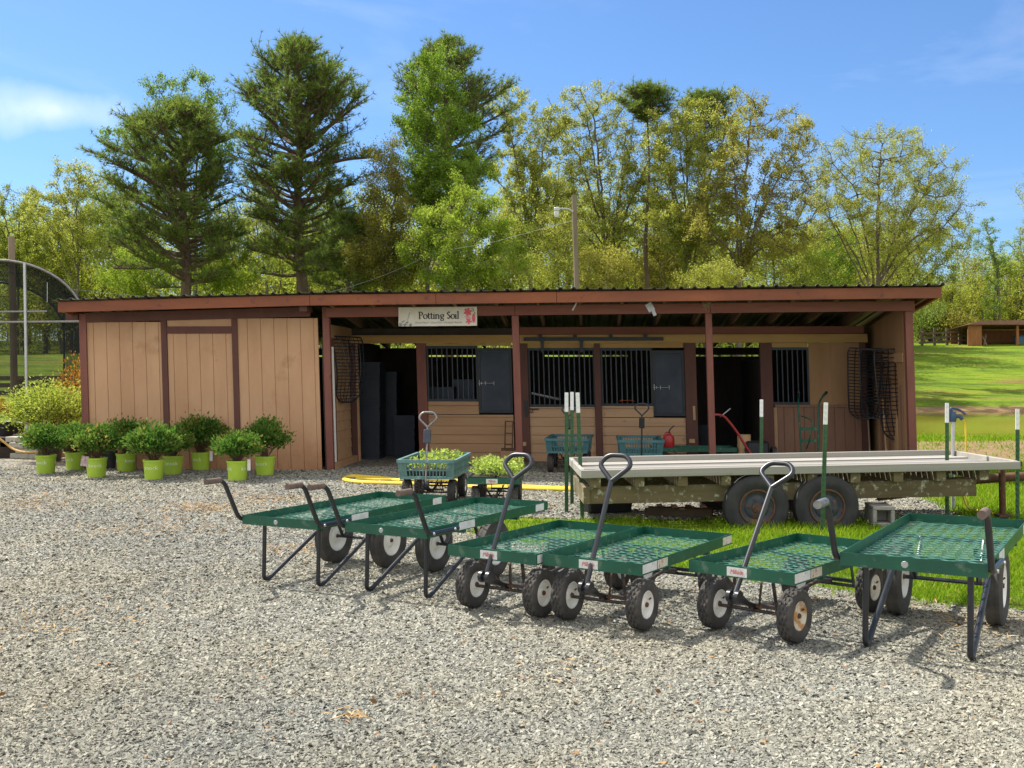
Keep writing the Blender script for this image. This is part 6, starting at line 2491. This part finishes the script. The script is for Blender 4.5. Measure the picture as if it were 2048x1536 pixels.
# ------------------------------------------------------------------ sky, sun, camera
SUN_EL, SUN_AZ = R(53), R(-54)      # azimuth measured from the view axis towards the right


def build_light():
    w = bpy.data.worlds.new('World')
    SC.world = w
    w.use_nodes = True
    nt = w.node_tree
    for n in list(nt.nodes):
        nt.nodes.remove(n)
    out = nt.nodes.new('ShaderNodeOutputWorld')
    bg = nt.nodes.new('ShaderNodeBackground')
    sky = nt.nodes.new('ShaderNodeTexSky')
    sky.sky_type = 'NISHITA'
    sky.sun_disc = False
    sky.sun_elevation = SUN_EL
    sky.sun_rotation = SUN_AZ
    sky.altitude = 200
    sky.air_density = 1.0
    sky.dust_density = .6
    sky.ozone_density = 3.0
    # thin cirrus and one small cloud, laid out by direction
    tc = nt.nodes.new('ShaderNodeTexCoord')
    mp = nt.nodes.new('ShaderNodeMapping')
    mp.inputs['Scale'].default_value = (1.2, 1.2, 5.0)
    mp.inputs['Rotation'].default_value = (0, R(10), 0)
    nt.links.new(tc.outputs['Generated'], mp.inputs[0])
    n = nt.nodes.new('ShaderNodeTexNoise')
    n.inputs['Scale'].default_value = 2.6
    n.inputs['Detail'].default_value = 8
    n.inputs['Roughness'].default_value = .55
    n.inputs['Distortion'].default_value = .6
    nt.links.new(mp.outputs[0], n.inputs['Vector'])
    cir = ramp(nt, n.outputs['Fac'], [(.54, (0, 0, 0)), (.90, (.26, .26, .26))])
    # the small cloud at the left
    d = Vector(((110 - CX) / F, 1, -(222 - YH) / F)).normalized()
    vs = nt.nodes.new('ShaderNodeVectorMath')
    vs.operation = 'SUBTRACT'
    nt.links.new(tc.outputs['Generated'], vs.inputs[0])
    vs.inputs[1].default_value = d
    vm = nt.nodes.new('ShaderNodeVectorMath')
    vm.operation = 'MULTIPLY'
    nt.links.new(vs.outputs[0], vm.inputs[0])
    vm.inputs[1].default_value = (16.0, 16.0, 44.0)
    n2 = nt.nodes.new('ShaderNodeTexNoise')
    n2.inputs['Scale'].default_value = 14
    n2.inputs['Detail'].default_value = 7
    nt.links.new(tc.outputs['Generated'], n2.inputs['Vector'])
    ln = nt.nodes.new('ShaderNodeVectorMath')
    ln.operation = 'LENGTH'
    nt.links.new(vm.outputs[0], ln.inputs[0])
    ad = nt.nodes.new('ShaderNodeMath')
    ad.operation = 'MULTIPLY_ADD'
    nt.links.new(n2.outputs['Fac'], ad.inputs[0])
    ad.inputs[1].default_value = 1.9
    nt.links.new(ln.outputs[1], ad.inputs[2])
    sc_ = nt.nodes.new('ShaderNodeMath')
    sc_.operation = 'MULTIPLY'
    sc_.inputs[1].default_value = .4
    nt.links.new(ad.outputs[0], sc_.inputs[0])
    cl = ramp(nt, sc_.outputs[0], [(.42, (.55, .55, .55)), (.80, (0, 0, 0))])
    mxm = nt.nodes.new('ShaderNodeMath')
    mxm.operation = 'MAXIMUM'
    nt.links.new(cir, mxm.inputs[0])
    nt.links.new(cl, mxm.inputs[1])
    blue = mixc(nt, 1.0, sky.outputs[0], (.60, .79, 1.0), 'MULTIPLY')
    col = mixc(nt, mxm.outputs[0], blue, (7.4, 7.8, 8.8))
    # unseen bright cloud added behind the viewer as fill light for the shaded fronts
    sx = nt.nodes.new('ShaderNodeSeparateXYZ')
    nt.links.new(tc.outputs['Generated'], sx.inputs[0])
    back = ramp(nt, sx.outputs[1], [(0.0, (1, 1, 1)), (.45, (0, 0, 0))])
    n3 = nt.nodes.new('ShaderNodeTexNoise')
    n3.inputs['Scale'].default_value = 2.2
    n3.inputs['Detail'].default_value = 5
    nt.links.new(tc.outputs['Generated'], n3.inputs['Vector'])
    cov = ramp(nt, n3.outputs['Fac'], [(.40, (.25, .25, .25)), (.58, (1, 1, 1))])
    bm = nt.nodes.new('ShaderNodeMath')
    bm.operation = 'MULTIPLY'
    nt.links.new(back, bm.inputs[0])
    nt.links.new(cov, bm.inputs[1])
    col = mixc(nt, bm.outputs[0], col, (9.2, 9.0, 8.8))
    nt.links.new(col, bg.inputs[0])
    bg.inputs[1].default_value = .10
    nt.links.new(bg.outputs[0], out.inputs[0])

    L = bpy.data.lights.new('sun', 'SUN')
    L.energy = 5.0
    L.angle = R(.53)
    L.color = (1.0, .94, .84)
    o = bpy.data.objects.new('sun', L)
    COL.objects.link(o)
    d = Vector((math.sin(SUN_AZ) * math.cos(SUN_EL), math.cos(SUN_AZ) * math.cos(SUN_EL), math.sin(SUN_EL)))
    o.rotation_euler = d.to_track_quat('Z', 'Y').to_euler()
    o.location = d * 60


def build_camera():
    c = bpy.data.cameras.new('camera')
    c.sensor_width = 36
    c.lens = F / 2048 * 36
    c.shift_y = -(768 - YH) / 2048
    c.clip_end = 1500
    c.clip_start = .1
    o = bpy.data.objects.new('camera', c)
    COL.objects.link(o)
    o.location = (0, 0, HC)
    o.rotation_euler = (R(90), 0, 0)
    SC.camera = o


build_ground()
build_gravel_stones()
build_grass()
build_dry_leaves()
build_straw()
build_trees()
build_woods()
build_shed()
build_sign()
build_carts()
build_crate_wagons()
build_trailer()
build_tposts()
build_pots()
build_shed_things()
build_far()
build_light()
build_camera()
SC.render.engine = 'CYCLES'
SC.cycles.use_denoising = True
SC.cycles.transparent_max_bounces = 12
SC.cycles.max_bounces = 8
SC.view_settings.view_transform = 'Standard'
SC.view_settings.look = 'None'
SC.view_settings.gamma = 1
SC.view_settings.exposure = 0.80
